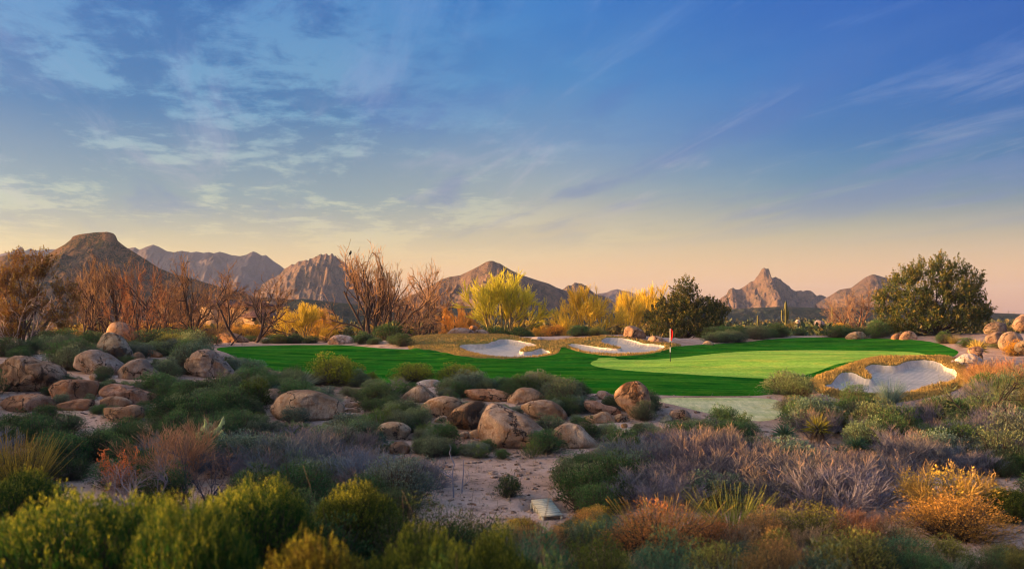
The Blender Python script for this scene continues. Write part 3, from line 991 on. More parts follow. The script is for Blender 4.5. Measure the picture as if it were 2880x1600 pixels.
def boulder(label, pts, col=TAN, varnish=0.2, Y=None, by=None, ymax=100, depth=0.85, seed=None, rough=1.0, flat=0.0, ymin=9, land=None):
    pts = np.asarray(pts, float)
    x0, y0 = pts.min(0)
    x1, y1 = pts.max(0)
    cx, cy = (x0 + x1) / 2, (y0 + y1) / 2
    Yh = hit(cx, (by or y1) - 3, max(ymax, Y or 0), ymin)[1]
    Y = Yh if Y is None else min(Y, Yh)
    w = (x1 - x0) * Y / F
    ry = 0.5 * min(w, 1.5 * (y1 - y0) * Y / F) * depth
    Yc = Y + ry * 0.55
    k = Yc / F
    # radius table round the outline
    th = np.linspace(-math.pi, math.pi, 181)
    P = smooth_poly(np.column_stack([(pts[:, 0] - cx) * k, (cy - pts[:, 1]) * k]), 2) * 1.07
    a = np.arctan2(P[:, 1], P[:, 0])
    o = np.argsort(a)
    rt = np.interp(th, a[o], np.hypot(P[:, 0], P[:, 1])[o], period=2 * math.pi)
    seed = seed or int(cx * 13 + cy * 7) % 9973
    big = (x1 - x0) > 45
    V, Fc = ico(5 if (x1 - x0) > 150 else 4 if big else 3)
    s = np.hypot(V[:, 0], V[:, 2])
    r = np.interp(np.arctan2(V[:, 2], V[:, 0]), th, rt)
    f = s ** 0.86
    R0 = float(np.mean(rt))
    p = np.column_stack([np.where(s > 1e-6, V[:, 0] / np.maximum(s, 1e-6), 0) * r * f, np.sign(V[:, 1]) * np.abs(V[:, 1]) ** 0.9 * ry,
                         np.where(s > 1e-6, V[:, 2] / np.maximum(s, 1e-6), 0) * r * f])
    n = unit(V / np.array([1, max(ry / R0, .2), 1]))
    q = p / R0 + seed * 0.37
    d = 0.09 * fbm(q * 1.3, seed, 4) * rough + 0.05 * rough * fbm(q * np.array([2.4, 2.4, 4.5]), seed + 5, 5, ridged=True)
    # a few flat faces and split planes
    rg = np.random.default_rng(seed)
    for _ in range(16 if rough > 0.9 else 6):
        pn = unit(rg.normal(size=3) * np.array([1, 1.3, 1]))
        hgt = np.abs(p @ pn).max() * (rg.uniform(0.62, 0.90) if abs(pn[1]) > 0.62 else rg.uniform(0.92, 0.99))
        over = np.maximum(p @ pn - hgt, 0)
        p = p - over[:, None] * pn * 0.93
    crease = fbm(q * 0.9 + 7, seed + 9, 2)
    d = d - 0.07 * rough * np.exp(-(crease / 0.035) ** 2)
    p = p + n * (d * R0)[:, None]
    me = mesh('boulder', p, [Fc], [M_ROCK])
    ob = link('boulder', me, label=label, category='boulder', group='granite boulders')
    ob.location = ((cx - 1440) * k, Yc, CZ + (HOR - cy) * k - 0.05 * (y1 - y0) * k)
    ob.color = (*col, varnish)
    RKPX[ob.name] = (x0, y0, x1, y1)
    if land:
        LAND.append((cx, (cy + y1) / 2, land))
    return ob, Y


b1 = lambda p: zoomed(0, 900, p)
b2 = lambda p: zoomed(720, 900, p)
b3 = lambda p: zoomed(1440, 900, p)
b4 = lambda p: zoomed(2160, 900, p)
a1 = lambda p: zoomed(0, 620, p)
a2 = lambda p: zoomed(720, 620, p)
a3 = lambda p: zoomed(1440, 620, p)
a4 = lambda p: zoomed(2160, 620, p)

YL = 44.0
boulder('huge brown boulder with rusty black stain at far left of the rock pile', b1([(-10, 560), (0, 480), (40, 420), (150, 365), (250, 355), (350, 385), (500, 420), (620, 480), (645, 550), (635, 620), (500, 690), (380, 735), (180, 735), (20, 690)]), (0.30, 0.20, 0.13), 0.62, Y=YL + 0.6, land='the huge stained boulder')
boulder('flat brown slab lying under the huge stained boulder at far left', b1([(40, 800), (80, 775), (200, 745), (450, 740), (540, 850), (560, 900), (400, 930), (150, 910), (30, 860)]), RED, 0.15, Y=YL - 0.6, depth=1.3)
boulder('lumpy brown boulder perched right of the huge stained boulder', b1([(495, 680), (580, 620), (720, 595), (850, 600), (960, 610), (985, 650), (950, 760), (850, 795), (700, 825), (600, 810), (520, 760)]), RED, 0.3, Y=YL - 1, rough=1.8)
boulder('low broken rock beneath the lumpy perched boulder', b1([(570, 840), (700, 815), (900, 790), (950, 800), (940, 880), (800, 920), (600, 900)]), RED, 0.3, Y=YL - 1.3, rough=1.8)
boulder('long reddish slab with cracks above the small two-stone stack', b1([(1020, 700), (1120, 625), (1250, 650), (1400, 700), (1550, 725), (1610, 760), (1550, 830), (1400, 850), (1250, 800), (1030, 750)]), (0.33, 0.2, 0.14), 0.1, Y=YL - 1.2, rough=1.5)
boulder('smooth oval stone on top of the two-stone stack', b1([(1015, 800), (1080, 762), (1200, 765), (1300, 800), (1335, 838), (1200, 882), (1080, 884), (1025, 845)]), TAN, 0.0, Y=YL - 2.6, rough=0.6)
boulder('wide stone at the bottom of the two-stone stack', b1([(1030, 870), (1200, 880), (1340, 840), (1450, 880), (1460, 960), (1300, 1040), (1150, 1010), (1050, 940)]), TAN, 0.0, Y=YL - 3.0, rough=0.7, land='the two-stone stack')
boulder('broad grey weathered boulder below the upright dark boulder', b1([(740, 420), (800, 340), (930, 285), (1050, 320), (1170, 390), (1250, 450), (1220, 500), (1100, 550), (1000, 565), (900, 520), (780, 470)]), GREY, 0.25, Y=52, rough=1.3)
boulder('upright dark mottled boulder leaning at top of the left pile', b1([(985, 260), (1020, 190), (1045, 125), (1100, 115), (1180, 130), (1250, 190), (1290, 260), (1330, 350), (1310, 430), (1200, 450), (1080, 380)]), (0.34, 0.28, 0.2), 0.85, Y=56, land='the upright dark boulder')
boulder('pointed grey boulder right of the broad grey one', b1([(1170, 560), (1200, 490), (1320, 410), (1440, 370), (1490, 440), (1560, 500), (1630, 550), (1600, 590), (1400, 610), (1200, 600)]), GREY, 0.3, Y=51, rough=1.2, land='the pointed grey boulder')
boulder('small brown rock tucked right of the upright dark boulder', b1([(1325, 340), (1400, 315), (1450, 350), (1455, 410), (1350, 430)]), TAN, 0.2, Y=58)
boulder('small rock with an orange sunlit left face', b1([(1438, 320), (1500, 290), (1580, 308), (1645, 360), (1560, 385), (1460, 380)]), (0.44, 0.22, 0.11), 0.1, Y=61)
boulder('steep grey boulder alone at the left end of the fairway', b1([(1850, 440), (1930, 345), (2040, 290), (2130, 312), (2200, 370), (2290, 440), (2350, 500), (2395, 570), (2200, 590), (1950, 520)]), GREY, 0.3, rough=1.4, Y=48, land='the steep grey boulder')
boulder('rounded tan boulder under the bare trees at upper left', a1([(1085, 1130), (1110, 1050), (1160, 1015), (1280, 1030), (1340, 1090), (1385, 1180), (1250, 1210), (1100, 1200)]), TAN, 0.05, Y=82, rough=0.6)
boulder('long low boulder below the house behind the fairway', a1([(2160, 1170), (2230, 1125), (2350, 1130), (2450, 1165), (2520, 1210), (2450, 1240), (2250, 1220)]), TAN, 0.15, Y=104)
boulder('small tan stone between the bushes left of the pile', b1([(900, 545), (950, 535), (990, 570), (975, 615), (910, 605)]), BUFF, 0.0, Y=48)
boulder('big smooth egg-shaped boulder left of centre', b2([(155, 880), (220, 780), (330, 712), (480, 695), (620, 710), (720, 760), (830, 810), (875, 870), (850, 925), (760, 975), (600, 1020), (400, 1020), (230, 970)]), (0.37, 0.255, 0.165), 0.0, rough=0.7, Y=39.5, land='the big egg-shaped boulder')
boulder('grey boulder half hidden behind the big egg-shaped one', b2([(85, 850), (80, 760), (110, 690), (200, 680), (280, 712), (240, 800), (160, 860)]), GREY, 0.0, Y=42.5)
boulder('thin flat stone on top beside the egg-shaped boulder', b2([(878, 850), (960, 830), (1080, 840), (1128, 880), (1050, 895), (900, 880)]), TAN, 0.4, Y=41.5)
boulder('low flat stone underneath the thin flat one', b2([(868, 900), (1000, 892), (1075, 905), (990, 945), (880, 945)]), TAN, 0.1, Y=41.2)
boulder('tan peaked boulder with a dark notch behind the round one', b2([(1450, 790), (1540, 700), (1640, 643), (1720, 680), (1790, 740), (1825, 790), (1700, 840), (1500, 830)]), BUFF, 0.35, Y=46, land='the peaked tan boulder')
boulder('pale flat stone behind the peaked tan boulder', b2([(1595, 635), (1700, 598), (1850, 598), (1860, 640), (1780, 680), (1650, 670)]), PALE, 0.15, Y=49)
boulder('round smooth tan boulder beside the black-stained one', b2([(1655, 890), (1700, 820), (1800, 765), (1930, 757), (2030, 790), (2075, 830), (2020, 920), (1920, 980), (1850, 1000), (1700, 980)]), (0.42, 0.27, 0.16), 0.0, rough=0.6, Y=40.8, land='the round smooth boulder')
boulder('small tan rock wedged below the round smooth boulder', b2([(1785, 1010), (1850, 960), (1925, 960), (1925, 1045), (1850, 1045)]), BUFF, 0.0, Y=39.5)
boulder('boulder with a large black patch at centre', b2([(1915, 1000), (1990, 900), (2100, 820), (2280, 800), (2325, 830), (2340, 950), (2300, 1080), (2180, 1120), (2050, 1120), (1980, 1060)]), BUFF, 0.88, Y=38.6, land='the black-patched boulder')
boulder('largest tan dome boulder at the centre of the rock group', [(1350, 1215), (1357, 1170), (1372, 1140), (1395, 1128), (1419, 1139), (1445, 1151), (1482, 1168), (1510, 1188), (1532, 1207), (1547, 1227), (1550, 1254), (1500, 1262), (1440, 1256), (1380, 1250)], (0.42, 0.28, 0.185), 0.12, Y=37.2, rough=0.8, land='the largest dome boulder')
boulder('flat rusty slab behind the centre boulders', b2([(2075, 730), (2090, 700), (2180, 690), (2400, 690), (2540, 730), (2580, 775), (2500, 830), (2300, 800), (2150, 780)]), (0.42, 0.24, 0.14), 0.2, Y=43.5, rough=1.2)
boulder('smooth boulder stacked above the split brown one', b3([(-45, 800), (0, 740), (60, 690), (130, 670), (220, 690), (310, 740), (332, 790), (200, 812), (60, 850), (0, 850)]), (0.40, 0.26, 0.17), 0.05, Y=41.5, rough=0.8)
boulder('split brown boulder with rough right end', b3([(75, 860), (200, 808), (320, 800), (430, 830), (500, 880), (552, 950), (520, 1015), (440, 1025), (330, 980), (150, 930)]), TAN, 0.35, Y=40.6, rough=1.5, land='the split brown boulder')
boulder('steep wedge boulder in front of the sandy wash', b3([(385, 1180), (440, 1090), (540, 1035), (640, 1028), (700, 1080), (780, 1150), (880, 1255), (870, 1300), (600, 1290), (400, 1250)]), (0.43, 0.31, 0.21), 0.22, Y=36.4, land='the wedge boulder')
boulder('ridged brown rock uppermost of the four-rock cluster', b3([(698, 815), (850, 800), (920, 850), (1050, 870), (1110, 935), (1020, 965), (860, 950), (760, 890)]), (0.38, 0.24, 0.17), 0.1, Y=41, rough=1.4)
boulder('low tan rock at the left of the four-rock cluster', b3([(718, 1000), (740, 955), (840, 950), (930, 908), (1000, 950), (1050, 1030), (1000, 1050), (800, 1040)]), BUFF, 0.0, Y=39.4, land='the four-rock cluster')
boulder('knobby tan rock at the right of the four-rock cluster', b3([(1015, 970), (1100, 930), (1160, 960), (1185, 1000), (1120, 1040), (1060, 1030)]), BUFF, 0.05, Y=39.6)
boulder('small orange rock under the four-rock cluster', b3([(1085, 1050), (1150, 1030), (1165, 1065), (1130, 1100)]), (0.45, 0.28, 0.14), 0.0, Y=38.8)
boulder('tall split boulder with a dark cleft below the green', b3([(1035, 740), (1100, 650), (1180, 615), (1310, 620), (1352, 670), (1378, 800), (1372, 900), (1400, 995), (1290, 1000), (1230, 950), (1150, 900), (1070, 810)]), (0.47, 0.31, 0.2), 0.72, Y=40.2, rough=1.3, land='the tall split boulder')
boulder('small pink rock left of the tall split boulder', b3([(845, 730), (900, 700), (980, 730), (1042, 785), (1020, 815), (900, 800)]), (0.45, 0.33, 0.27), 0.0, Y=43)
boulder('faceted tan rock right of the tall split boulder', b3([(1585, 930), (1610, 900), (1700, 888), (1780, 920), (1805, 985), (1700, 1030), (1600, 1010)]), (0.42, 0.3, 0.22), 0.1, Y=38.8, rough=1.3)
boulder('grey-green rock beside the faceted tan rock', b3([(1490, 1000), (1560, 940), (1615, 975), (1610, 1030), (1500, 1040)]), (0.27, 0.28, 0.22), 0.0, Y=38.5)
boulder('round boulder with a brown hollow left of the centre group', b2([(1215, 1090), (1280, 1030), (1400, 1013), (1500, 1040), (1565, 1100), (1510, 1160), (1480, 1215), (1380, 1215), (1320, 1165), (1240, 1140)]), (0.44, 0.33, 0.22), 0.3, Y=36.2, rough=0.7, land='the hollowed round boulder')
boulder('small round brown stone below the hollowed round boulder', b2([(1335, 1270), (1400, 1220), (1480, 1212), (1545, 1250), (1555, 1320), (1450, 1360), (1360, 1335)]), TAN, 0.0, Y=34.0, rough=0.5)
boulder('small buff stone at left of the trio below the dome', b2([(1995, 1200), (2050, 1130), (2125, 1110), (2145, 1165), (2065, 1210)]), BUFF, 0.2, Y=35.4)
boulder('buff stone in the middle of the trio below the dome', b2([(2128, 1140), (2210, 1090), (2305, 1130), (2260, 1200), (2150, 1190)]), (0.48, 0.34, 0.21), 0.1, Y=35.2)
boulder('buff stone at right of the trio below the dome', b2([(2248, 1190), (2310, 1140), (2395, 1180), (2390, 1225), (2280, 1220)]), BUFF, 0.0, Y=35.0)
boulder('brown rock with a bright white base behind the fairway', a2([(700, 1255), (770, 1155), (870, 1148), (965, 1168), (988, 1230), (900, 1255)]), (0.50, 0.36, 0.28), 0.0, Y=100)
boulder('wide flat-topped boulder on the left of the mound pair', a2([(1925, 1130), (1980, 1080), (2100, 1078), (2190, 1105), (2205, 1160), (1940, 1160)]), (0.37, 0.27, 0.21), 0.0, Y=95)
boulder('rounded grey-brown boulder on the right of the mound pair', a2([(2185, 1110), (2270, 1088), (2335, 1120), (2358, 1165), (2220, 1165)]), (0.35, 0.27, 0.22), 0.1, Y=95.5)
boulder('small orange stone on top behind the mound pair', a2([(2135, 1080), (2180, 1050), (2230, 1070), (2240, 1100), (2160, 1100)]), (0.5, 0.3, 0.16), 0.0, Y=98)
boulder('dark grey stone under the right bare mesquite', a2([(1445, 1085), (1520, 1055), (1585, 1080), (1510, 1110)]), (0.28, 0.25, 0.24), 0.0, Y=112)
boulder('pale stone with a white face left of the second bunker', a3([(175, 1210), (230, 1158), (330, 1190), (338, 1225), (200, 1225)]), (0.55, 0.47, 0.42), 0.0, Y=93)
boulder('brown boulder with a glowing sunlit end at the palo verdes', a3([(1125, 1130), (1148, 1062), (1230, 1058), (1300, 1095), (1345, 1150), (1345, 1200), (1200, 1200), (1140, 1185)]), (0.40, 0.27, 0.19), 0.0, Y=94, land='the sunlit brown boulder')
boulder('long low boulder leaning beside the sunlit brown one', a3([(1365, 1190), (1400, 1158), (1480, 1163), (1560, 1210), (1570, 1250), (1400, 1235)]), (0.44, 0.31, 0.24), 0.1, Y=93)
boulder('small tan stone right of the centre juniper', a3([(1905, 1250), (1960, 1203), (2012, 1220), (2035, 1255), (1960, 1262)]), BUFF, 0.0, Y=98)
boulder('low craggy boulder on the skyline edge of the green', a4([(760, 1190), (830, 1128), (930, 1112), (985, 1150), (1005, 1195), (880, 1205)]), (0.36, 0.27, 0.18), 0.2, Y=102, rough=1.5, land='the craggy boulder behind the green')
boulder('smaller brown stone of the pair below the big juniper', a4([(1232, 1185), (1280, 1132), (1350, 1130), (1345, 1200), (1270, 1208)]), TAN, 0.0, Y=98)
boulder('larger round stone of the pair below the big juniper', a4([(1322, 1180), (1380, 1110), (1450, 1108), (1492, 1160), (1485, 1200), (1400, 1210), (1330, 1208)]), (0.42, 0.27, 0.18), 0.0, Y=96)
boulder('tall rounded grey-brown boulder in the far right pile', a4([(2325, 1260), (2340, 1180), (2400, 1110), (2500, 1115), (2545, 1180), (2525, 1290), (2400, 1320)]), (0.30, 0.23, 0.18), 0.1, Y=72, rough=0.7)
boulder('dark boulder cut by the right frame edge on top of the pile', a4([(2470, 1060), (2500, 985), (2576, 925), (2660, 960), (2680, 1080), (2540, 1110)]), (0.28, 0.2, 0.16), 0.2, Y=76)
boulder('wide shadowed boulder behind the yucca at upper right', a4([(2160, 1090), (2260, 1015), (2380, 1025), (2410, 1110), (2300, 1140), (2180, 1130)]), (0.26, 0.2, 0.16), 0.1, Y=80)
boulder('dim brown rock low in the right pile by the yucca', a4([(2175, 1200), (2220, 1140), (2320, 1110), (2375, 1150), (2340, 1220), (2220, 1235)]), (0.27, 0.19, 0.14), 0.2, Y=76)
boulder('bright yellow sunlit stone at the right frame edge', a4([(2485, 1275), (2520, 1218), (2600, 1195), (2660, 1250), (2620, 1320), (2510, 1318)]), (0.52, 0.40, 0.24), 0.0, Y=66)
boulder('white lichen-covered rock at the right tip of the fairway', b4([(1870, 420), (1950, 350), (2080, 338), (2135, 390), (2145, 435), (2060, 470), (1960, 470), (1890, 450)]), (0.60, 0.57, 0.55), 0.12, Y=58, rough=1.9, land='the white lichen rock')
boulder('low reddish rock left of the white lichen rock', b4([(1755, 395), (1850, 368), (1925, 375), (1905, 410), (1780, 418)]), (0.30, 0.17, 0.13), 0.2, Y=60)
boulder('small pale stone in front of the white lichen rock', b4([(1822, 430), (1860, 395), (1920, 415), (1940, 450), (1850, 455)]), (0.5, 0.42, 0.38), 0.0, Y=57)
boulder('orange-brown rock holding the golden yucca', b4([(2010, 310), (2050, 265), (2140, 262), (2170, 310), (2120, 350), (2040, 345)]), (0.36, 0.24, 0.18), 0.3, Y=61)
boulder('grey stone low in the left thicket above the green bush', zoomed(0, 1200, [(2085, 460), (2140, 430), (2210, 448), (2245, 490), (2205, 530), (2110, 530)]), GREY, 0.1, ymin=12)
boulder('pinkish stone outcrop on the far plain near the saguaro', a4([(455, 1030), (500, 990), (580, 1030), (590, 1065), (500, 1070)]), (0.5, 0.4, 0.36), 0.0, Y=150)
boulder('small pale round stone on the far plain by the saguaro', a4([(275, 1010), (300, 990), (325, 1010), (310, 1035), (280, 1035)]), PALE, 0.0, Y=150)


# ------------------------------------------------------------------ flagstick
def simple_mat(name, col, rough=0.6, noise=0.0, scale=20):
    m, g = new_mat(name)
    v = g('ShaderNodeTexCoord').outputs['Object']
    n = g.noise(v, scale, 4, 0.6)
    k = g.math('MULTIPLY_ADD', n, noise * 2, 1 - noise)
    finish(g, g.mix(1.0, col, g.comb(k, k, k), 'MULTIPLY'), rough, n, 0.3, 0.01)
    return m


def flag():
    x, y, z = hit(1885, 1017, 90)
    k = y / F
    r = empty('flagstick', (x, y, gz(x, y)), 0, 'red flag hanging limp on a striped pole in the green', 'golf flag')
    white, black = simple_mat('white_paint', (0.8, 0.8, 0.78), 0.4), simple_mat('black_paint', (0.012, 0.03, 0.02), 0.4)
    red = simple_mat('red_cloth', (0.72, 0.010, 0.012), 0.7, 0.25, 6)

    def pole(nm, z0, z1, mt, rad):
        a = np.linspace(0, 2 * math.pi, 13)[:-1]
        V = np.concatenate([np.column_stack([rad * np.cos(a), rad * np.sin(a), np.full(12, h)]) for h in (z0, z1)])
        i = np.arange(12); j = (i + 1) % 12
        link(nm, Geo().add(V, np.stack([i, j, j + 12, i + 12], -1)).add([[0, 0, z1]] , None, None).mesh(nm, [mt]), r)
    for nm, ya, yb, mt in (('pole_section', 1017, 990, black), ('pole_section', 990, 976, white), ('pole_section', 976, 961, black), ('pole_section', 961, 924, white)):
        pole(nm, (1017 - ya) * k, (1017 - yb) * k, mt, 0.027)
    # limp cloth gathered in folds
    n, m = 22, 16
    u = np.linspace(0, 1, n)[None, :]
    v = np.linspace(0, 1, m)[:, None]
    wdt = 0.17 * np.sin(math.pi * np.clip(v * 0.80 + 0.10, 0, 1)) ** 0.7
    xx = 0.02 + wdt * (u ** 1.2)
    yy = 0.075 * np.sin(u * 12 + v * 3) * u * (0.5 + v) + 0 * v
    zz = (1017 - 925) * k - v * 29 * k - 0.10 * u * v
    V = np.stack([xx, yy, zz + 0 * xx], -1).reshape(-1, 3)
    i = np.arange(n * m).reshape(m, n)
    q = np.stack([i[:-1, :-1], i[:-1, 1:], i[1:, 1:], i[1:, :-1]], -1).reshape(-1, 4)
    fo = link('flag_cloth', Geo().add(V, q).mesh('flag_cloth', [red]), r)
    so_ = fo.modifiers.new('s', 'SOLIDIFY')
    so_.thickness = 0.006
    a = np.linspace(0, 2 * math.pi, 17)[:-1]
    V = np.concatenate([[[0, 0, 0.012]], np.column_stack([0.075 * np.cos(a), 0.075 * np.sin(a), np.full(16, 0.012)])])
    i = np.arange(16)
    link('dark_hole_disc', Geo().add(V, None, np.stack([np.zeros(16, int), i + 1, (i + 1) % 16 + 1], -1)).mesh('dark_hole_disc', [black]), r)  # flat black disc painted in for the shade inside the cup


flag()


# ------------------------------------------------------------------ little plank footbridge over the wash
def bridge():
    from mathutils import Matrix
    nl, nr = hit(1527, 1452, 60), hit(1582, 1450, 60)
    fl = hit(1494, 1407, 60)
    def over(px, py, lift):
        Yc = np.arange(18, 34, 0.02)
        g_ = ground_h((px - 1440) / F * Yc, Yc) + lift
        i = int(np.argmax(g_ >= CZ + (HOR - py) / F * Yc))
        return np.array(at(px, py, float(Yc[i])))
    A, B_, C, D = over(1527, 1449, 0.12), over(1582, 1447, 0.12), over(1545, 1400, 0.12), over(1494, 1405, 0.12)

    def level(p, px, py, z):
        return np.array(at(px, py, (CZ - z) * F / (py - HOR)))
    zn_, zf_ = (A[2] + B_[2]) / 2, (C[2] + D[2]) / 2
    A, B_, C, D = level(A, 1524, 1450, zn_), level(B_, 1583, 1446, zn_), level(C, 1546, 1399, zf_), level(D, 1493, 1405, zf_)
    wood = simple_mat('pale_sawn_wood', (0.62, 0.54, 0.36), 0.8, 0.35, 9)
    org = (A + B_) / 2
    g0 = gz(org[0], org[1])
    r = empty('footbridge', (org[0], org[1], g0), 0, 'small pale wooden plank footbridge over the sandy wash', 'footbridge')
    off = np.array([org[0], org[1], g0])
    n = 9

    def slab(P4, t):
        P4 = np.asarray(P4, float)
        V = np.concatenate([P4, P4 - np.array([0, 0, t])])
        return Geo().add(V, [[0, 1, 2, 3], [7, 6, 5, 4], [0, 4, 5, 1], [1, 5, 6, 2], [2, 6, 7, 3], [3, 7, 4, 0]])
    rg = np.random.default_rng(3)
    for i in range(n):
        t0, t1 = i / n + 0.008, (i + 1) / n - 0.008
        e = rg.uniform(-.012, .012, 2)
        q = [A * (1 - t0) + D * t0, B_ * (1 - t0) + C * t0, B_ * (1 - t1) + C * t1, A * (1 - t1) + D * t1]
        q = [p - off + np.array([e[0] if j in (0, 3) else e[1], 0, 0.004 * rg.normal()]) for j, p in enumerate(q)]
        p = link('plank', slab(q, 0.035).mesh('plank', [wood], False), r)
    for s, (p0, p1) in enumerate(((A, D), (B_, C))):
        sx = 0.03 if s == 0 else -0.03
        q = [p0 + [sx - .02, 0, -.04], p0 + [sx + .02, 0, -.04], p1 + [sx + .02, 0, -.04], p1 + [sx - .02, 0, -.04]]
        link('beam', slab([v - off for v in q], 0.12).mesh('beam', [wood], False), r)
        for t in (0.12, 0.38, 0.62, 0.9):
            c = p0 * (1 - t) + p1 * t - off
            zb = float(gz(c[0] + off[0], c[1] + off[1])) - g0 - 0.06
            top = c[2] - 0.05
            if top - zb > 0.05:
                g = Geo().box((c[0] + (-.02 if s == 0 else .02), c[1], (top + zb) / 2), (0.05, 0.05, top - zb))
                link('post', g.mesh('post', [wood], False), r)


bridge()


# ------------------------------------------------------------------ house behind the trees
def house():
    Y = 150.0
    k = Y / F
    stucco = simple_mat('tan_stucco', (0.40, 0.27, 0.16), 0.9, 0.15, 1.0)
    tile = simple_mat('clay_roof_tiles', (0.16, 0.085, 0.07), 0.8, 0.5, 3)
    glass = simple_mat('dark_window_glass', (0.02, 0.025, 0.03), 0.15)
    cx = (675 - 1440) * k
    g0 = gz(cx, Y)
    r = empty('house', (cx, Y, g0), 0, 'low tan stucco house with dark tiled hip roofs behind the bare trees', 'house')

    def X(px): return (px - 1440) * k - cx
    def Z(py): return CZ + (HOR - py) * k - g0

    def wing(xa, xb, yw, yr, dy, dep, wins=()):
        w = link('wall', Geo().box(((X(xa) + X(xb)) / 2, dy + dep / 2, (Z(yw) - 0.3) / 2), (X(xb) - X(xa), dep, Z(yw) + 0.3)).mesh('wall', [stucco], False), r)
        o = 0.6
        x0, x1, y0, y1, z0, z1 = X(xa) - o, X(xb) + o, dy - o, dy + dep + o, Z(yw) + 0.01, Z(yr)
        m = min((x1 - x0), (y1 - y0)) * 0.42
        V = [[x0, y0, z0], [x1, y0, z0], [x1, y1, z0], [x0, y1, z0], [x0 + m, (y0 + y1) / 2, z1], [x1 - m, (y0 + y1) / 2, z1],
             [x0, y0, z0 - .18], [x1, y0, z0 - .18], [x1, y1, z0 - .18], [x0, y1, z0 - .18]]
        rf = link('roof', Geo().add(V, [[0, 1, 5, 4], [2, 3, 4, 5], [6, 9, 8, 7], [0, 6, 7, 1], [1, 7, 8, 2], [2, 8, 9, 3], [3, 9, 6, 0]], [[1, 2, 5], [3, 0, 4]]).mesh('roof', [tile], False), r)
        # tile courses as raised ribs
        rb = Geo()
        n = int((x1 - x0) / 0.35)
        for i in range(1, n):
            t = i / n
            xa_ = x0 + (x1 - x0) * t
            zt = z1
            xt = min(max(xa_, x0 + m), x1 - m)
            f = 1 - abs(xa_ - xt) / m
            rb.add([[xa_ - .05, y0, z0 + .01], [xa_ + .05, y0, z0 + .01], [xa_ + .05, y0 + (y1 - y0) / 2 * f, z0 + (zt - z0) * f + .01], [xa_ - .05, y0 + (y1 - y0) / 2 * f, z0 + (zt - z0) * f + .01],
                    [xa_, y0, z0 + .09], [xa_, y0 + (y1 - y0) / 2 * f, z0 + (zt - z0) * f + .09]], [[0, 4, 5, 3], [4, 1, 2, 5]], [[0, 1, 4]])
        link('tile_courses', rb.mesh('tile_courses', [tile], False), rf, kind='stuff')
        for (a, b, c, d) in wins:
            f = link('window', Geo().box(((X(a) + X(b)) / 2, dy - 0.02, (Z(c) + Z(d)) / 2), (X(b) - X(a) + .16, 0.08, Z(c) - Z(d) + .16)).mesh('window', [tile], False), r)
            link('pane', Geo().box(((X(a) + X(b)) / 2, dy - 0.06, (Z(c) + Z(d)) / 2), (X(b) - X(a), 0.03, Z(c) - Z(d))).mesh('pane', [glass], False), f)
        return rf
    rf = wing(642, 756, 859, 845, 0, 9, [(659, 668, 864, 874), (690, 698, 864, 874)])
    link('chimney', Geo().box((X(748), 3, Z(862)), (1.3, 1.0, 1.6)).mesh('chimney', [stucco], False), rf)
    wing(716, 786, 890, 869, -6, 5.8, [(738, 748, 893, 902)])
    wing(556, 628, 855, 838, 1, 9, [(585, 594, 860, 868)])
    wing(428, 456, 850, 843, 3, 5, [(438, 445, 856, 864)])
    wing(462, 545, 872, 860, 4, 7, [(490, 500, 878, 888)])


house()


def pylon(px, ytop, ybase, Y, label):
    k = Y / F
    x = (px - 1440) * k
    zb = CZ + (HOR - ybase) * k
    zb = min(zb, gz(x, Y))
    H = CZ + (HOR - ytop) * k - zb
    r = empty('power_pylon', (x, Y, zb), 0.4, label, 'power pylon', 'power pylons on the plain')
    steel = simple_mat('galvanised_steel', (0.36, 0.30, 0.28), 0.6)
    L = []
    w0, w1 = H * 0.10, H * 0.018
    lv = np.linspace(0, 1, 7)
    for sx, sy in ((-1, -1), (1, -1), (1, 1), (-1, 1)):
        for a, b in zip(lv[:-1], lv[1:]):
            wa, wb = w0 + (w1 - w0) * a, w0 + (w1 - w0) * b
            L.append([[sx * wa, sy * wa, a * H], [(sx * wa + sx * wb) / 2, (sy * wa + sy * wb) / 2, (a + b) / 2 * H], [sx * wb, sy * wb, b * H]])
            L.append([[sx * wa, sy * wa, a * H], [0, sy * (wa + wb) / 2, (a + b) / 2 * H], [-sx * wb, sy * wb, b * H]])
    P = np.array(L, float)
    V, Q = tubes(P, np.full(P.shape[:2], H * 0.006), 4)
    link('lattice_tower', Geo().add(V, Q).mesh('lattice_tower', [steel]), r)
    for a in (0.66, 0.80, 0.94):
        P = np.array([[[-H * .13, 0, a * H], [0, 0, a * H + H * .02], [H * .13, 0, a * H]]], float)
        V, Q = tubes(P, np.full(P.shape[:2], H * 0.007), 4)
        link('cross_arm', Geo().add(V, Q).mesh('cross_arm', [steel]), r)


pylon(2317, 842, 888, 900, 'tall lattice pylon before the craggy pinnacle mountain')
pylon(904, 825, 853, 900, 'lattice pylon at the foot of the rocky left hill')
pylon(2836, 874, 892, 900, 'small lattice pylon on the horizon at right edge')
pylon(2852, 876, 892, 950, 'fainter lattice pylon rightmost on the horizon')

# ------------------------------------------------------------------ plant prototypes: kind -> list of [(part, mesh)], with nominal radius and height
PROTO = {}


def lumps(rng, n, R, H, lo=0.15):
    """sub-clump centres filling a dome of radius R and height H"""
    az = rng.uniform(0, 2 * math.pi, n)
    el = np.arcsin(rng.uniform(lo, 1, n))
    rr = rng.uniform(0.55, 0.86, n)
    return np.column_stack([np.cos(az) * np.cos(el) * R * rr, np.sin(az) * np.cos(el) * R * rr, np.sin(el) * H * rr]), rng.uniform(0.20, 0.36, n)


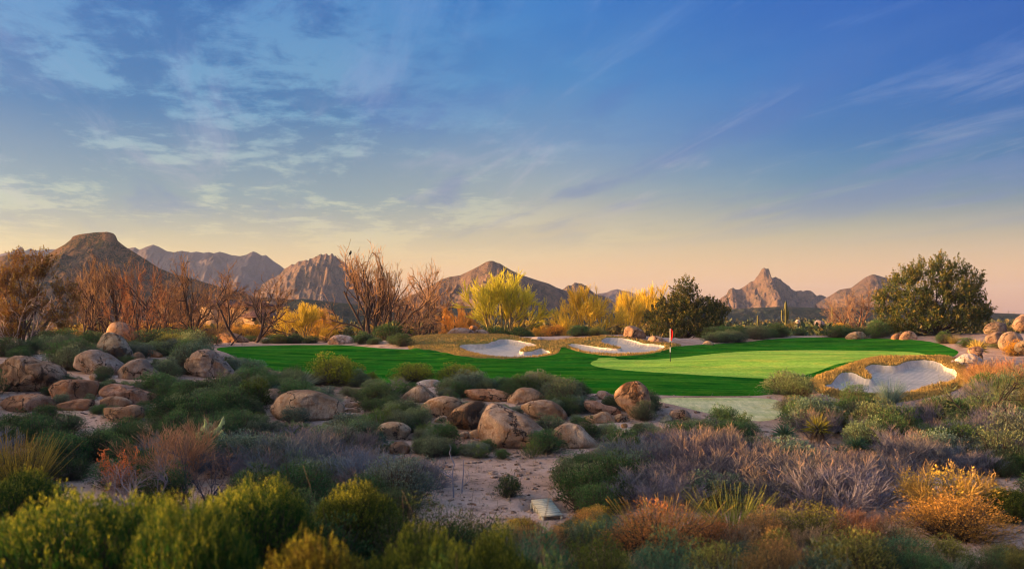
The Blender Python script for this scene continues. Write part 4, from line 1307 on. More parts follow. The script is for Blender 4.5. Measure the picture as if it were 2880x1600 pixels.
def add_stems(g, rng, C, base=0.07, r=0.014, wob=0.05):
    n = len(C)
    a = rng.uniform(0, 2 * math.pi, n)
    p0 = np.column_stack([np.cos(a) * base, np.sin(a) * base, np.full(n, -0.08)])
    t = np.linspace(0, 1, 5)[None, :, None]
    P = p0[:, None] * (1 - t) + C[:, None] * t
    P[:, 1:-1] += wob * rng.normal(size=(n, 3, 3))
    P[:, :, 2] -= 0.10 * (t[..., 0] * (1 - t[..., 0])) * 2 * np.linalg.norm(C[:, :2], axis=1)[:, None]
    V, Q = tubes(P, np.full((n, 1), r) * np.linspace(1.2, 0.4, 5)[None], 3, rng)
    g.add(V, Q)


def sage(seed, nl=5200, ln=0.055, wd=0.022, nl_lump=34, H=1.0, R=0.72, tw=240):
    rng = np.random.default_rng(seed)
    C, S_ = lumps(rng, nl_lump, R, H)
    L = Geo()
    w = S_ ** 2 / (S_ ** 2).sum()
    idx = rng.choice(len(C), nl, p=w)
    d = unit(rng.normal(size=(nl, 3)) + np.array([0, 0, 0.55]))
    rr = S_[idx] * rng.uniform(0.35, 1.0, nl) ** 0.5
    p = C[idx] + d * rr[:, None] * np.array([1, 1, 0.9])
    p += 0.03 * fbm(p * 8, seed, 2)[:, None]
    p[:, 2] = np.maximum(p[:, 2], 0.02)
    out = unit(p - np.array([0, 0, 0.1]))
    V, Q = leaves(rng, p, unit(out + np.array([0, 0, 0.7])), ln, wd, 0.55)
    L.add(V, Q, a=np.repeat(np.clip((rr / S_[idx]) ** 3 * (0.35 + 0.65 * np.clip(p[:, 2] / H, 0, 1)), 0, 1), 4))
    G = Geo()
    add_stems(G, rng, np.concatenate([C, C[rng.integers(0, len(C), tw)] + rng.normal(size=(tw, 3)) * 0.16]), r=0.010)
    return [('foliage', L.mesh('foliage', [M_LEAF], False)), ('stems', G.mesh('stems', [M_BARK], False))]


def broom(seed, n_sprig=1300, per=34, ln=0.019, wd=0.0055):
    """dense upright sprigs, pale at the tips"""
    rng = np.random.default_rng(seed)
    n = n_sprig
    az = rng.uniform(0, 2 * math.pi, n)
    q = np.sqrt(rng.uniform(0.0, 1, n))
    bump = 1 + 0.15 * fbm(P3(np.cos(az) * q * 2.4, np.sin(az) * q * 2.4, seed), seed, 3)
    x, y_ = np.cos(az) * q * 0.82, np.sin(az) * q * 0.82
    top = (1 - 0.55 * q ** 3.2) * bump * rng.uniform(0.90, 1.06, n)
    hl = rng.uniform(0.08, 0.20, n)
    L = Geo()
    t = rng.uniform(0, 1, (n, per)) ** 0.75
    lean = np.stack([np.cos(az) * q * 0.35, np.sin(az) * q * 0.35, np.ones(n)], -1)
    tipp = np.column_stack([x, y_, top])
    p = tipp[:, None] - unit(lean)[:, None] * (t * hl[:, None])[..., None]
    rad = 0.005 + 0.016 * np.sin(np.clip(t, 0.05, 1) * 1.6)
    p = p + rng.normal(size=p.shape) * rad[..., None] * np.array([1, 1, .3])
    D = np.broadcast_to(unit(lean)[:, None], p.shape).reshape(-1, 3)
    V, Q = leaves(rng, p.reshape(-1, 3), D, ln * 1.3, wd, 0.28)
    L.add(V, Q, a=np.repeat(np.clip((1 - t.ravel()) * 1.5 - 0.55, 0, 1) * np.repeat(np.clip(top * 1.8 - 0.8, 0, 1), per), 4))
    # inner fill, so the body is closed
    m = 5200
    az2 = rng.uniform(0, 2 * math.pi, m); q2 = rng.uniform(0, 1, m) ** 0.4
    zz = rng.uniform(0.02, 0.86, m)
    rr = q2 * 0.80 * np.sqrt(np.clip(1 - (zz / 1.05) ** 2.6, 0.02, 1)) * (0.82 + 0.18 * np.clip(zz * 3, 0, 1))
    p = np.column_stack([np.cos(az2) * rr, np.sin(az2) * rr, zz])
    V, Q = leaves(rng, p, np.tile([0, 0, 1.0], (m, 1)) + np.column_stack([p[:, 0], p[:, 1], np.zeros(m)]) * .6, 0.055, 0.016, 0.35)
    L.add(V, Q, a=0)
    G = Geo()
    add_stems(G, rng, tipp[:, :] * np.array([0.9, 0.9, 0.8]), r=0.008)
    return [('foliage', L.mesh('foliage', [M_BROOM], False)), ('stems', G.mesh('stems', [M_BARK], False))]


def twiggy(seed, mat=None, k0=16, L0=0.75, fine=5, lean=0.75):
    rng = np.random.default_rng(seed)
    P0, R0 = stems(rng, k0, L0, 0.012, lean, 6, 0.08, 0.03, 0.5, 0.06)
    P1, R1 = grow(rng, P0, R0, 6, 0.46, 0.42, 0.15, 0.07, 4, 0.2, 1, 0.6, 0.5, 0.04)
    P2, R2 = grow(rng, P1, R1, 5, 0.30, 0.45, 0.15, 0.07, 3, 0.15, 1, 0.65, 0.4, 0.04)
    P3_, R3 = grow(rng, P2, R2, fine, 0.16, 0.5, 0.12, 0.06, 3, 0.1, 1, 0.8, 0.4)
    G = Geo()
    V, Q = tubes(P0, R0, 4, rng); G.add(V, Q)
    V, Q = tubes(P1, R1, 3, rng); G.add(V, Q)
    T = Geo()
    for P, R in ((P2, np.maximum(R2, .0034)), (P3_, np.maximum(R3, .0022))):
        V, Q = tubes(P, R, 2, rng)
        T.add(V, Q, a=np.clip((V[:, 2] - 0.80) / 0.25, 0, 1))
    return [('stems', G.mesh('stems', [M_BARK], False)), ('twigs', T.mesh('twigs', [mat or M_LITTIP], False))]


def leafy_twig(seed, nleaf=2200):
    rng = np.random.default_rng(seed)
    P0, R0 = stems(rng, 16, 0.8, 0.013, 0.7, 6, 0.12, 0.05, 0.5, 0.08)
    P1, R1 = grow(rng, P0, R0, 6, 0.36, 0.55, 0.2, 0.13, 4, 0.2, 1, 0.7, 0.5)
    G = Geo()
    V, Q = tubes(P0, R0, 3, rng); G.add(V, Q)
    V, Q = tubes(P1, R1, 2, rng); G.add(V, Q)
    idx = rng.integers(0, len(P1), nleaf)
    j = rng.integers(1, 4, nleaf)
    p = P1[idx, j] + rng.normal(size=(nleaf, 3)) * 0.035
    T = Geo()
    V, Q = leaves(rng, p, unit(P1[idx, j] - P1[idx, j - 1]), 0.055, 0.026, 0.7)
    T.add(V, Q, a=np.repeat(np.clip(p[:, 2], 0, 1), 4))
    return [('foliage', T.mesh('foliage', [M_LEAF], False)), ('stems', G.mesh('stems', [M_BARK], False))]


def tuft(seed, n=420, H=1.0, spread=0.55, wd=0.011, stiff=0.0):
    rng = np.random.default_rng(seed)
    P, R = stems(rng, n, H, wd, spread, 5, 0.05, -0.10 * (1 - stiff), 0.12, 0.07, 0.3)
    V, Q = tubes(P, np.maximum(R, 0.002), 2, rng)
    return [('blades', Geo().add(V, Q, a=np.clip(V[:, 2], 0, 1)).mesh('blades', [M_BLADE], False))]


def yucca(seed, n=190):
    rng = np.random.default_rng(seed)
    z = rng.uniform(-0.25, 1, n)
    az = rng.uniform(0, 2 * math.pi, n)
    d = np.column_stack([np.cos(az) * np.sqrt(1 - z * z), np.sin(az) * np.sqrt(1 - z * z), z])
    c = np.array([0, 0, 0.42])
    t = np.array([0.05, 0.3, 0.6, 1.0]) * 0.58
    P = c + d[:, None] * t[None, :, None] * rng.uniform(0.85, 1.1, (n, 1, 1))
    P[:, -1, 2] -= 0.02
    R = np.tile([0.012, 0.017, 0.012, 0.001], (n, 1))
    V, Q = tubes(P, R, 2, rng)
    T = Geo().add(V, Q, a=1)
    g = Geo()
    V, Q = tubes(np.array([[[0, 0, -.1], [0.01, 0, .2], [0, 0, .45]]]), np.array([[.07, .06, .05]]), 7)
    g.add(V, Q)
    dead = 90
    az = rng.uniform(0, 6.28, dead)
    P = np.stack([np.column_stack([np.cos(az) * .05, np.sin(az) * .05, np.full(dead, .40)]), np.column_stack([np.cos(az) * .2, np.sin(az) * .2, rng.uniform(.1, .3, dead)]),
                  np.column_stack([np.cos(az) * .25, np.sin(az) * .25, rng.uniform(-.02, .1, dead)])], 1)
    V, Q = tubes(P, np.tile([.012, .012, .002], (dead, 1)), 2, rng)
    g.add(V, Q)
    return [('leaf_rosette', T.mesh('leaf_rosette', [M_BLADE], False)), ('trunk', g.mesh('trunk', [M_BARK], False))]


def cholla(seed):
    rng = np.random.default_rng(seed)
    P0, R0 = stems(rng, 5, 0.6, 0.05, 0.6, 4, 0.12, 0.1, 0.9, 0.05)
    P1, R1 = grow(rng, P0, R0, 5, 0.3, 0.8, 0.3, 0.1, 4, 0.4, 1, 0.9, 0.9)
    P2, R2 = grow(rng, P1, R1, 4, 0.16, 0.9, 0.3, 0.1, 3, 0.3, 1, 1.0, 0.8)
    g = Geo()
    for P, R in ((P0, R0), (P1, R1), (P2, np.maximum(R2, .018))):
        V, Q = tubes(P, R, 6, rng); g.add(V, Q, a=0.8)
    # spines
    A = np.concatenate([P1.reshape(-1, 3), P2.reshape(-1, 3)])
    n = 3200
    c = A[rng.integers(0, len(A), n)] + rng.normal(size=(n, 3)) * .025
    T = Geo()
    V, Q = leaves(rng, c, rng.normal(size=(n, 3)), 0.05, 0.006, 0.2)
    T.add(V, Q)
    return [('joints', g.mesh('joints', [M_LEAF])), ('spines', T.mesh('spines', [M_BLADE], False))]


def mesquite(seed, k0=5, lean=0.55, L0=0.46, dense=4, fan=0.0):
    """bare tree, nominal height 1, radius about 0.55"""
    rng = np.random.default_rng(seed)
    P0, R0 = stems(rng, k0, L0, 0.019, lean * (1.35 - 0.35 * fan), 8, 0.15, 0.05 * fan, 0.55, 0.02, 0.25)
    P1, R1 = grow(rng, P0, R0, 4 if fan else 5, 0.40, 0.85 - 0.28 * fan, 0.02 + 0.22 * fan, 0.15, 6, 0.38, 1, 0.72, 0.45, 0.03)
    P2, R2 = grow(rng, P1, R1, 5, 0.22, 0.8 - 0.2 * fan, 0.05 + 0.1 * fan, 0.18, 5, 0.2, 1, 0.62, 0.5, 0.02)
    P3_, R3 = grow(rng, P2, R2, dense, 0.12, 0.78 - 0.15 * fan, 0.08 + 0.08 * fan, 0.16, 4, 0.15, 1, 0.66, 0.5, 0.03)
    P4, R4 = grow(rng, P3_, R3, 3, 0.075, 0.65, 0.1, 0.12, 3, 0.2, 1, 0.8, 0.5)
    G = Geo()
    V, Q = tubes(P0, R0, 7, rng); G.add(V, Q)
    B = Geo()
    V, Q = tubes(P1, R1, 5, rng); B.add(V, Q)
    V, Q = tubes(P2, np.maximum(R2, .0022), 4, rng); B.add(V, Q)
    T = Geo()
    V, Q = tubes(P3_, np.maximum(R3, .0019), 3, rng); T.add(V, Q)
    V, Q = tubes(P4, np.maximum(R4, .0013), 2, rng); T.add(V, Q)
    return [('trunk', G.mesh('trunk', [M_BARK])), ('branches', B.mesh('branches', [M_BARK])), ('twigs', T.mesh('twigs', [M_DRYTIP2], False))]


M_DRYTIP2 = leaf_mat('bare_twigs', 0.1, None, 0.5)


def paloverde(seed, k0=6, lean=0.8, nb=19):
    rng = np.random.default_rng(seed)
    P0, R0 = stems(rng, k0, 0.52, 0.015, lean, 6, 0.10, 0.09, 0.5, 0.02, 0.2)
    P1, R1 = grow(rng, P0, R0, 6, 0.38, 0.55, 0.10, 0.12, 5, 0.42, 1, 0.7, 0.45, 0.04)
    P2, R2 = grow(rng, P1, R1, 7, 0.22, 0.6, 0.12, 0.10, 4, 0.35, 1, 0.6, 0.5, 0.04)
    P3_, R3 = grow(rng, P2, R2, nb, 0.12, 0.38, 0.25, 0.06, 3, 0.1, 1, 0.7, 0.4)
    G = Geo()
    V, Q = tubes(P0, R0, 6, rng); G.add(V, Q)
    B = Geo()
    V, Q = tubes(P1, R1, 4, rng); B.add(V, Q)
    T = Geo()
    V, Q = tubes(P2, np.maximum(R2, .0018), 3, rng); T.add(V, Q, a=0.35)
    V, Q = tubes(P3_, np.maximum(R3, .0020), 2, rng); T.add(V, Q, a=0.75)
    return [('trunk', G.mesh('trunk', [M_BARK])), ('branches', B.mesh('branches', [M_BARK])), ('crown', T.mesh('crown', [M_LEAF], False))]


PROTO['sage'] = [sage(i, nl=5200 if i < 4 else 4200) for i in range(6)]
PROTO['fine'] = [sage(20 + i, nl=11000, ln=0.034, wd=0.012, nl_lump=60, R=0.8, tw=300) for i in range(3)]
PROTO['broom'] = [broom(40 + i) for i in range(3)]
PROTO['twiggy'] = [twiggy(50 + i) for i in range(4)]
PROTO['leafy'] = [leafy_twig(60 + i) for i in range(3)]
PROTO['tuft'] = [tuft(70 + i) for i in range(3)]
PROTO['whip'] = [tuft(80 + i, 260, 1.0, 0.42, 0.007, 1.0) for i in range(2)]
PROTO['yucca'] = [yucca(90), yucca(91)]
PROTO['cholla'] = [cholla(95)]
PROTO['mesquite'] = [mesquite(100, 5, 0.75), mesquite(101, 3, 0.55, 0.52), mesquite(102, 7, 0.60, 0.50, 4, 1.0), mesquite(103, 4, 0.85, 0.46)]
PROTO['paloverde'] = [paloverde(110), paloverde(111, 7, 0.85), paloverde(112, 8, 0.95)]
_dims = {}
for _k, _v in PROTO.items():
    for _i, parts in enumerate(_v):
        co_ = []
        for _, me in parts:
            a_ = np.empty(len(me.vertices) * 3, np.float32)
            me.vertices.foreach_get('co', a_)
            co_.append(a_.reshape(-1, 3))
        c_ = np.concatenate(co_)
        lo_, hi_ = np.percentile(c_[:, 0], 1), np.percentile(c_[:, 0], 99)
        _dims[(_k, _i)] = ((hi_ - lo_), np.percentile(c_[:, 2], 99.6))

NAMES = {'sage': ('sage_bush', 'bush'), 'fine': ('desert_bush', 'bush'), 'broom': ('broom_bush', 'bush'), 'twiggy': ('dry_shrub', 'shrub'), 'leafy': ('leafy_shrub', 'shrub'),
         'tuft': ('grass_tuft', 'grass tuft'), 'whip': ('wiry_shrub', 'shrub'), 'yucca': ('yucca', 'yucca'), 'cholla': ('cholla_cactus', 'cactus'),
         'mesquite': ('bare_tree', 'tree'), 'paloverde': ('palo_verde_tree', 'tree')}
BARKC = {'sage': (0.10, 0.08, 0.06), 'fine': (0.09, 0.07, 0.05), 'broom': (0.05, 0.045, 0.03), 'twiggy': (0.17, 0.155, 0.18), 'leafy': (0.20, 0.17, 0.15), 'yucca': (0.20, 0.13, 0.08),
         'mesquite': (0.085, 0.055, 0.040), 'paloverde': (0.28, 0.22, 0.09)}
PL = []      # every shrub that gets its wording from its surroundings


def plant(kind, px, py, w, h, col, label=None, Y=None, var=None, group=None, bark=None, ymax=100, look=None, rz=None, ymin=9, name=None, sink=0.0, top=None):
    """px, py: foot of the plant in the photograph; w, h: its size there in pixels"""
    if Y is None:
        x, y_, z = hit(px, py, ymax, ymin)
    else:
        x, y_ = (px - 1440) / F * Y, Y
    z = gz(x, y_) - sink
    k = y_ / F
    if top is not None:
        hh = (CZ + (HOR - top) * k - z) / 0.98
    elif h < 0:            # negative height: h is the row of the top
        top = CZ + h * k
        hh = max(top - z, 0.2)
    else:
        hh = h * k
    vs = PROTO[kind]
    var = rnd.randrange(len(vs)) if var is None else var
    dw, dh = _dims[(kind, var)]
    sx, sz = w * k / dw, hh / dh
    nm, cat = NAMES[kind]
    grp = group or {'sage': 'sage bushes', 'fine': 'rounded desert bushes', 'broom': 'green broom bushes', 'twiggy': 'dry twiggy shrubs', 'leafy': 'leafy desert shrubs', 'tuft': 'grass tufts',
                    'whip': 'wiry shrubs', 'yucca': 'yuccas', 'cholla': 'cholla cacti', 'mesquite': 'bare trees', 'paloverde': 'palo verde trees'}[kind]
    r = empty(name or nm, (x, y_, z), rnd.uniform(0, 6.28) if rz is None else rz, label, cat, grp)
    r.scale = (sx, sx * 1.0, sz)
    for pn, me in vs[var]:
        o = link(pn, me, r)
        if pn in ('stems', 'trunk', 'branches'):
            c = bark or BARKC.get(kind, (0.12, 0.09, 0.07))
        elif pn == 'spines':
            c = (0.55, 0.50, 0.32)
        else:
            c = col
        o.color = (*c, 1)
    if label is None:
        PL.append((r, px, py, w, h, look or nm.replace('_', ' ')))
    return r


# ------------------------------------------------------------------ trees
MQ = (0.24, 0.120, 0.065)
TALL = plant('mesquite', 1052, 950, 270, 255, (0.38, 0.21, 0.10), 'tallest bare mesquite with many stems fanning up, bird on its top', Y=98, var=2, top=700)
plant('mesquite', 1192, 925, 230, 178, (0.38, 0.21, 0.10), 'bare mesquite with a rounded crown right of the tallest one', Y=118, var=0, top=748)
plant('mesquite', 1100, 935, 170, 165, (0.25, 0.125, 0.065), 'smaller bare tree between the two tall mesquites', Y=108, var=3, top=785)
plant('mesquite', 522, 952, 250, 215, (0.34, 0.18, 0.08), 'dark forked bare tree at centre of the left grove', Y=88, var=3, top=738)
plant('mesquite', 700, 946, 215, 195, (0.27, 0.15, 0.08), 'bare twisted tree beside the house at right of the grove', Y=100, var=1, top=750)
plant('mesquite', 408, 955, 215, 205, (0.33, 0.13, 0.05), 'reddish bare tree with drooping russet twigs above the rounded boulder', Y=84, var=0, top=748)
plant('mesquite', 322, 930, 215, 195, (0.30, 0.17, 0.08), 'thin bare tree behind the rounded tan boulder at left', Y=92, var=2, top=730)
plant('mesquite', 228, 935, 220, 180, (0.27, 0.15, 0.07), 'bare tree just right of the ragged juniper at far left', Y=86, var=3, top=745)
plant('mesquite', 600, 930, 200, 130, (0.25, 0.12, 0.05), 'low bare tree standing in front of the house wall', Y=118, var=0, top=800)
plant('mesquite', 470, 905, 190, 120, (0.24, 0.12, 0.05), 'bare tree farthest back in the left grove', Y=125, var=2, top=790)
plant('mesquite', 2402, 915, 150, 112, (0.30, 0.19, 0.12), 'sparse bare tree on the plain left of the big juniper', Y=140, var=1, bark=(0.20, 0.10, 0.06), top=806)
plant('mesquite', 2372, 905, 90, 85, (0.30, 0.19, 0.12), 'small leaning bare tree beside the sparse one on the plain', Y=150, var=3, bark=(0.16, 0.09, 0.06), top=826)
PV = (0.30, 0.235, 0.030)
plant('paloverde', 1412, 932, 205, 160, (0.36, 0.34, 0.035), 'tall yellow-green palo verde above the left bunker', Y=106, var=0, top=770)
plant('paloverde', 1642, 925, 205, 105, (0.42, 0.31, 0.04), 'wide golden palo verde between the two bunkers', Y=102, var=2, sink=0.2, top=812)
plant('paloverde', 1770, 920, 110, 100, (0.42, 0.33, 0.045), 'slim golden palo verde left of the centre juniper', Y=120, var=1, top=822)
plant('paloverde', 1840, 920, 130, 112, (0.42, 0.33, 0.04), 'palo verde rising behind the centre juniper', Y=126, var=0, top=806)
plant('paloverde', 848, 940, 135, 80, (0.38, 0.31, 0.04), 'small open palo verde right of the house', Y=108, var=1, top=856)
plant('paloverde', 905, 935, 125, 62, (0.40, 0.28, 0.06), 'low golden bushy palo verde left of the tallest mesquite', Y=112, var=2, top=872)
plant('paloverde', 1285, 925, 110, 62, (0.44, 0.25, 0.06), 'tan bushy palo verde left of the tall yellow-green one', Y=118, var=2, top=864)
plant('paloverde', 470, 915, 80, 48, (0.42, 0.29, 0.03), 'bright yellow rounded palo verde in front of the house tower', Y=110, var=2)
plant('paloverde', 1530, 915, 90, 40, (0.36, 0.24, 0.04), 'low golden bush between the two tallest palo verdes', Y=112, var=2)
plant('paloverde', 700, 925, 120, 45, (0.38, 0.22, 0.05), 'low orange scrub under the twisted tree by the house', Y=112, var=2)
plant('paloverde', 2360, 912, 95, 40, (0.36, 0.22, 0.03), 'golden bush on the plain around the slim saguaro', Y=138, var=2)
plant('mesquite', 2745, 1225, 290, 190, (0.13, 0.16, 0.075), 'dark-limbed sparse tree with grey-green haze of twigs at right', ymax=60, var=3, name='sparse_green_tree', group='sparse green trees', bark=(0.045, 0.035, 0.035))
plant('mesquite', 2890, 1190, 130, 140, (0.16, 0.15, 0.05), 'thin sparse tree half out of frame at right edge', ymax=60, var=0, name='sparse_green_tree', group='sparse green trees', bark=(0.05, 0.04, 0.03))


def juniper(name, label, base, Y, lob, col, seed, leafn, trunkpx, dead=0, lsize=0.13, dep=0.8, cat='tree', group='junipers', trunk_col=(0.10, 0.075, 0.06)):
    """crown built from flame-shaped sprays that fill hand-placed lobes"""
    rng = np.random.default_rng(seed)
    x0 = (base[0] - 1440) / F * Y
    z0 = gz(x0, Y)
    k = Y / F
    r = empty(name, (x0, Y, z0), 0, label, cat, group)
    Ls = []
    for (cx, cy, rx, ry, dy) in lob:
        Ls.append([(cx - 1440) * k - x0, dy * dep, CZ + (HOR - cy) * k - z0, rx * k * 0.88, ry * k * 0.92])
    Ls = np.array(Ls)
    area = Ls[:, 3] * Ls[:, 4]
    per = np.maximum((area / area.sum() * leafn / 44).astype(int), 6)
    T, B = Geo(), Geo()
    tips = []
    for (cx, cy, cz, rx, rz), n in zip(Ls, per):
        d = unit(rng.normal(size=(n, 3)))
        q = rng.uniform(0.25, 1, n) ** 0.45
        p = np.array([cx, cy, cz]) + d * q[:, None] * np.array([rx, (rx + rz) * .5, rz])
        tips.append((np.array([cx, cy, cz]), p))
        sp = unit(d * np.array([1, 1, .6]) + np.array([0, 0, 1.1]))
        m = 44
        t = rng.uniform(0, 1, (n, m))
        sl = rng.uniform(0.45, 1.15, n)[:, None]
        c = p[:, None] + sp[:, None] * (t * sl)[..., None] + rng.normal(size=(n, m, 3)) * (0.10 * (1.2 - t))[..., None] * lsize / 0.13
        V, Q = leaves(rng, c.reshape(-1, 3), np.repeat(sp, m, 0), lsize, lsize * 0.42, 0.5)
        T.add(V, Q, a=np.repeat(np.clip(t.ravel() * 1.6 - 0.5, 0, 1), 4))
    # limbs: trunk foot -> lobe centre -> sprays
    P = []
    for c, p in tips:
        s = rng.uniform(-.15, .15, 3) * np.array([1, 1, 0]) + np.array([0, 0, -0.1])
        mid = (s + c) / 2 + rng.normal(size=3) * 0.25 - np.array([0, 0, 0.2])
        P.append([s, (s + mid) / 2 + rng.normal(size=3) * .1, mid, (mid + c) / 2 + rng.normal(size=3) * .1, c])
    P = np.array(P)
    R = np.full((len(P), 1), trunkpx * k / 5) * np.array([[1.2, 0.85, 0.6, 0.4, 0.22]])
    R *= np.clip(np.sqrt(area / area.max()), .35, 1)[:, None]
    G = Geo()
    V, Q = tubes(P, R, 7, rng)
    G.add(V, Q)
    P = []
    for c, p in tips:
        for e in p[:: 3]:
            P.append([c, (c + e) / 2 + rng.normal(size=3) * .08, e])
    P = np.array(P)
    V, Q = tubes(P, np.tile([0.035, 0.022, 0.010], (len(P), 1)), 3, rng)
    B.add(V, Q)
    if dead:
        D0, R0 = stems(rng, dead, (Ls[:, 2].max()) * 0.62, 0.05, 0.95, 6, 0.18, 0.0, 0.5, 0.3)
        D1, R1 = grow(rng, D0, R0, 7, 1.5, 0.7, 0.0, 0.2, 5, 0.2, 1, 0.5, 0.4)
        D2, R2 = grow(rng, D1, R1, 6, 0.7, 0.7, 0.0, 0.2, 4, 0.2, 1, 0.6, 0.4)
        DG = Geo()
        for a, b in ((D0, R0), (D1, R1), (D2, np.maximum(R2, .008))):
            V, Q = tubes(a, b, 4, rng); DG.add(V, Q)
        o = link('dead_branches', DG.mesh('dead_branches', [M_BARK]), r)
        o.color = (0.42, 0.33, 0.27, 1)
    o = link('trunk', G.mesh('trunk', [M_BARK]), r); o.color = (*trunk_col, 1)
    o = link('branches', B.mesh('branches', [M_BARK]), r); o.color = (*trunk_col, 1)
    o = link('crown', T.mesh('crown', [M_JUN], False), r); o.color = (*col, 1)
    return r


juniper('juniper_tree', 'largest dense juniper with upright tips at the right', (2632, 955), 94,
        [(2590, 765, 24, 26, 0), (2560, 790, 30, 26, 1), (2650, 755, 22, 30, 0), (2625, 790, 34, 30, -1), (2700, 770, 26, 32, 1), (2735, 800, 24, 30, 0), (2525, 800, 26, 20, -1),
         (2500, 835, 30, 24, 0), (2550, 840, 38, 30, -2), (2610, 850, 44, 36, -2), (2670, 830, 44, 36, -2), (2725, 845, 34, 34, 0), (2480, 870, 26, 22, 0), (2470, 850, 12, 18, 0),
         (2530, 885, 40, 28, -2), (2590, 900, 40, 26, -3), (2650, 895, 44, 28, -3), (2705, 890, 40, 28, -2), (2752, 885, 28, 24, 0), (2780, 880, 16, 16, 1), (2515, 925, 30, 20, -1), (2570, 928, 30, 16, -2),
         (2700, 925, 36, 14, -2), (2770, 905, 24, 18, 1), (2495, 905, 26, 20, 0), (2480, 930, 20, 16, 0)], (0.085, 0.120, 0.036), 5, 52000, 26, lsize=0.20)
juniper('juniper_tree', 'dark juniper behind the flag, lit orange on its left', (1925, 962), 99,
        [(1925, 812, 18, 16, 0), (1950, 830, 14, 18, 0), (1915, 840, 24, 16, 0), (1880, 860, 24, 18, 0), (1905, 872, 34, 22, -1), (1950, 870, 30, 24, 0), (1850, 885, 28, 20, -1), (1995, 868, 24, 20, 1),
         (2020, 888, 22, 22, 1), (1980, 895, 34, 26, -1), (1930, 905, 38, 26, -2), (1880, 910, 36, 24, -2), (1835, 905, 22, 20, 0), (1845, 930, 26, 18, -1), (1890, 938, 32, 18, -2), (1970, 930, 34, 26, -2),
         (2030, 880, 14, 22, 0), (2005, 920, 22, 24, -1)], (0.075, 0.105, 0.036), 6, 36000, 18, lsize=0.19)
juniper('juniper_tree', 'ragged juniper with bleached dead branches at far left', (62, 1005), 64,
        [(62, 728, 14, 22, 0), (48, 765, 24, 24, 0), (22, 790, 26, 26, 0), (110, 750, 30, 22, 0), (90, 780, 30, 22, 0), (128, 775, 18, 18, 0), (30, 830, 34, 22, -1), (85, 830, 36, 24, -1), (0, 800, 20, 30, 0),
         (60, 880, 40, 24, -1), (105, 860, 30, 20, 0), (180, 820, 24, 16, 0), (190, 845, 22, 18, 0), (160, 900, 26, 18, 0), (195, 925, 26, 16, 0), (25, 900, 30, 24, 0), (50, 940, 30, 22, -1), (150, 945, 22, 14, 0),
         (15, 955, 26, 24, 0), (200, 880, 18, 18, 0)], (0.20, 0.10, 0.030), 7, 24000, 20, dead=9, lsize=0.13, dep=0.6)


def saguaro(label, px, yb, yt, arms, Y, wpx):
    x = (px - 1440) / F * Y
    k = Y / F
    zb = gz(x, Y)
    H = CZ + (HOR - yt) * k - zb
    r = empty('saguaro_cactus', (x, Y, zb), 0, label, 'cactus', 'saguaros on the plain')
    m = bpy.data.materials.get('saguaro_skin')
    if m is None:
        m = simple_mat('saguaro_skin', (0.14, 0.135, 0.045), 0.8, 0.3, 4)

    def column(nm, path, rad, ribs=14):
        path = np.array(path, float)
        n = len(path)
        a = np.arange(ribs * 2) * math.pi / ribs
        rr = rad * (1 + 0.10 * np.where(np.arange(ribs * 2) % 2, -1, 1))
        T = unit(np.gradient(path, axis=0))
        U = unit(np.cross(T, np.array([0, 1, 0.001])))
        Wv = np.cross(T, U)
        prof = np.ones(n); prof[-1] = 0.05; prof[-2] = 0.62; prof[-3] = 0.92; prof[0] = 0.85
        V = path[:, None] + (prof[:, None] * rr)[..., None] * (np.cos(a)[None, :, None] * U[:, None] + np.sin(a)[None, :, None] * Wv[:, None])
        s = ribs * 2
        i = np.arange(n * s).reshape(n, s)
        j = np.roll(i, -1, 1)
        Q = np.stack([i[:-1], j[:-1], j[1:], i[1:]], -1).reshape(-1, 4)
        link(nm, Geo().add(V, Q).mesh(nm, [m]), r)
    R = wpx * k / 2
    column('stem', [[0, 0, -0.2]] + [[0, 0, H * t] for t in (0.2, 0.4, 0.6, 0.8, 0.93, 0.975, 1.0)], R)
    for sx, z0, z1, w in arms:
        a = sx * w * k
        rr = R * 0.55
        column('arm', [[0, 0, H * z0], [a * .5, 0, H * z0 - 0.02], [a * .9, 0, H * (z0 + .03)], [a, 0, H * (z0 + .12)], [a, 0, H * (z0 + (z1 - z0) * .6)], [a, 0, H * (z1 - .05)], [a, 0, H * (z1 - .02)], [a, 0, H * z1]], rr, 9)


saguaro('saguaro with raised arms before the pinnacle mountain', 2210, 905, 848, [(-1, 0.42, 0.78, 11), (1, 0.5, 0.76, 7), (-1, 0.6, 0.8, 5)], 150, 7.5)
saguaro('slim armless saguaro left of the sparse bare trees', 2341, 905, 860, [], 155, 5)
saguaro('short pale saguaro at the left edge of the big juniper', 2469, 915, 886, [], 150, 5)
saguaro('distant thin saguaro right of the centre juniper', 2131, 908, 886, [], 160, 4.5)
saguaro('thin saguaro behind the tallest bare mesquite', 1091, 920, 880, [], 130, 4)


_m = PROTO['mesquite'][2][2][1]
_a = np.empty(len(_m.vertices) * 3, np.float32)
_m.vertices.foreach_get('co', _a)
_a = _a.reshape(-1, 3)
TALL_TIPS = _a[_a[:, 2] > 0.80 * _a[:, 2].max()]


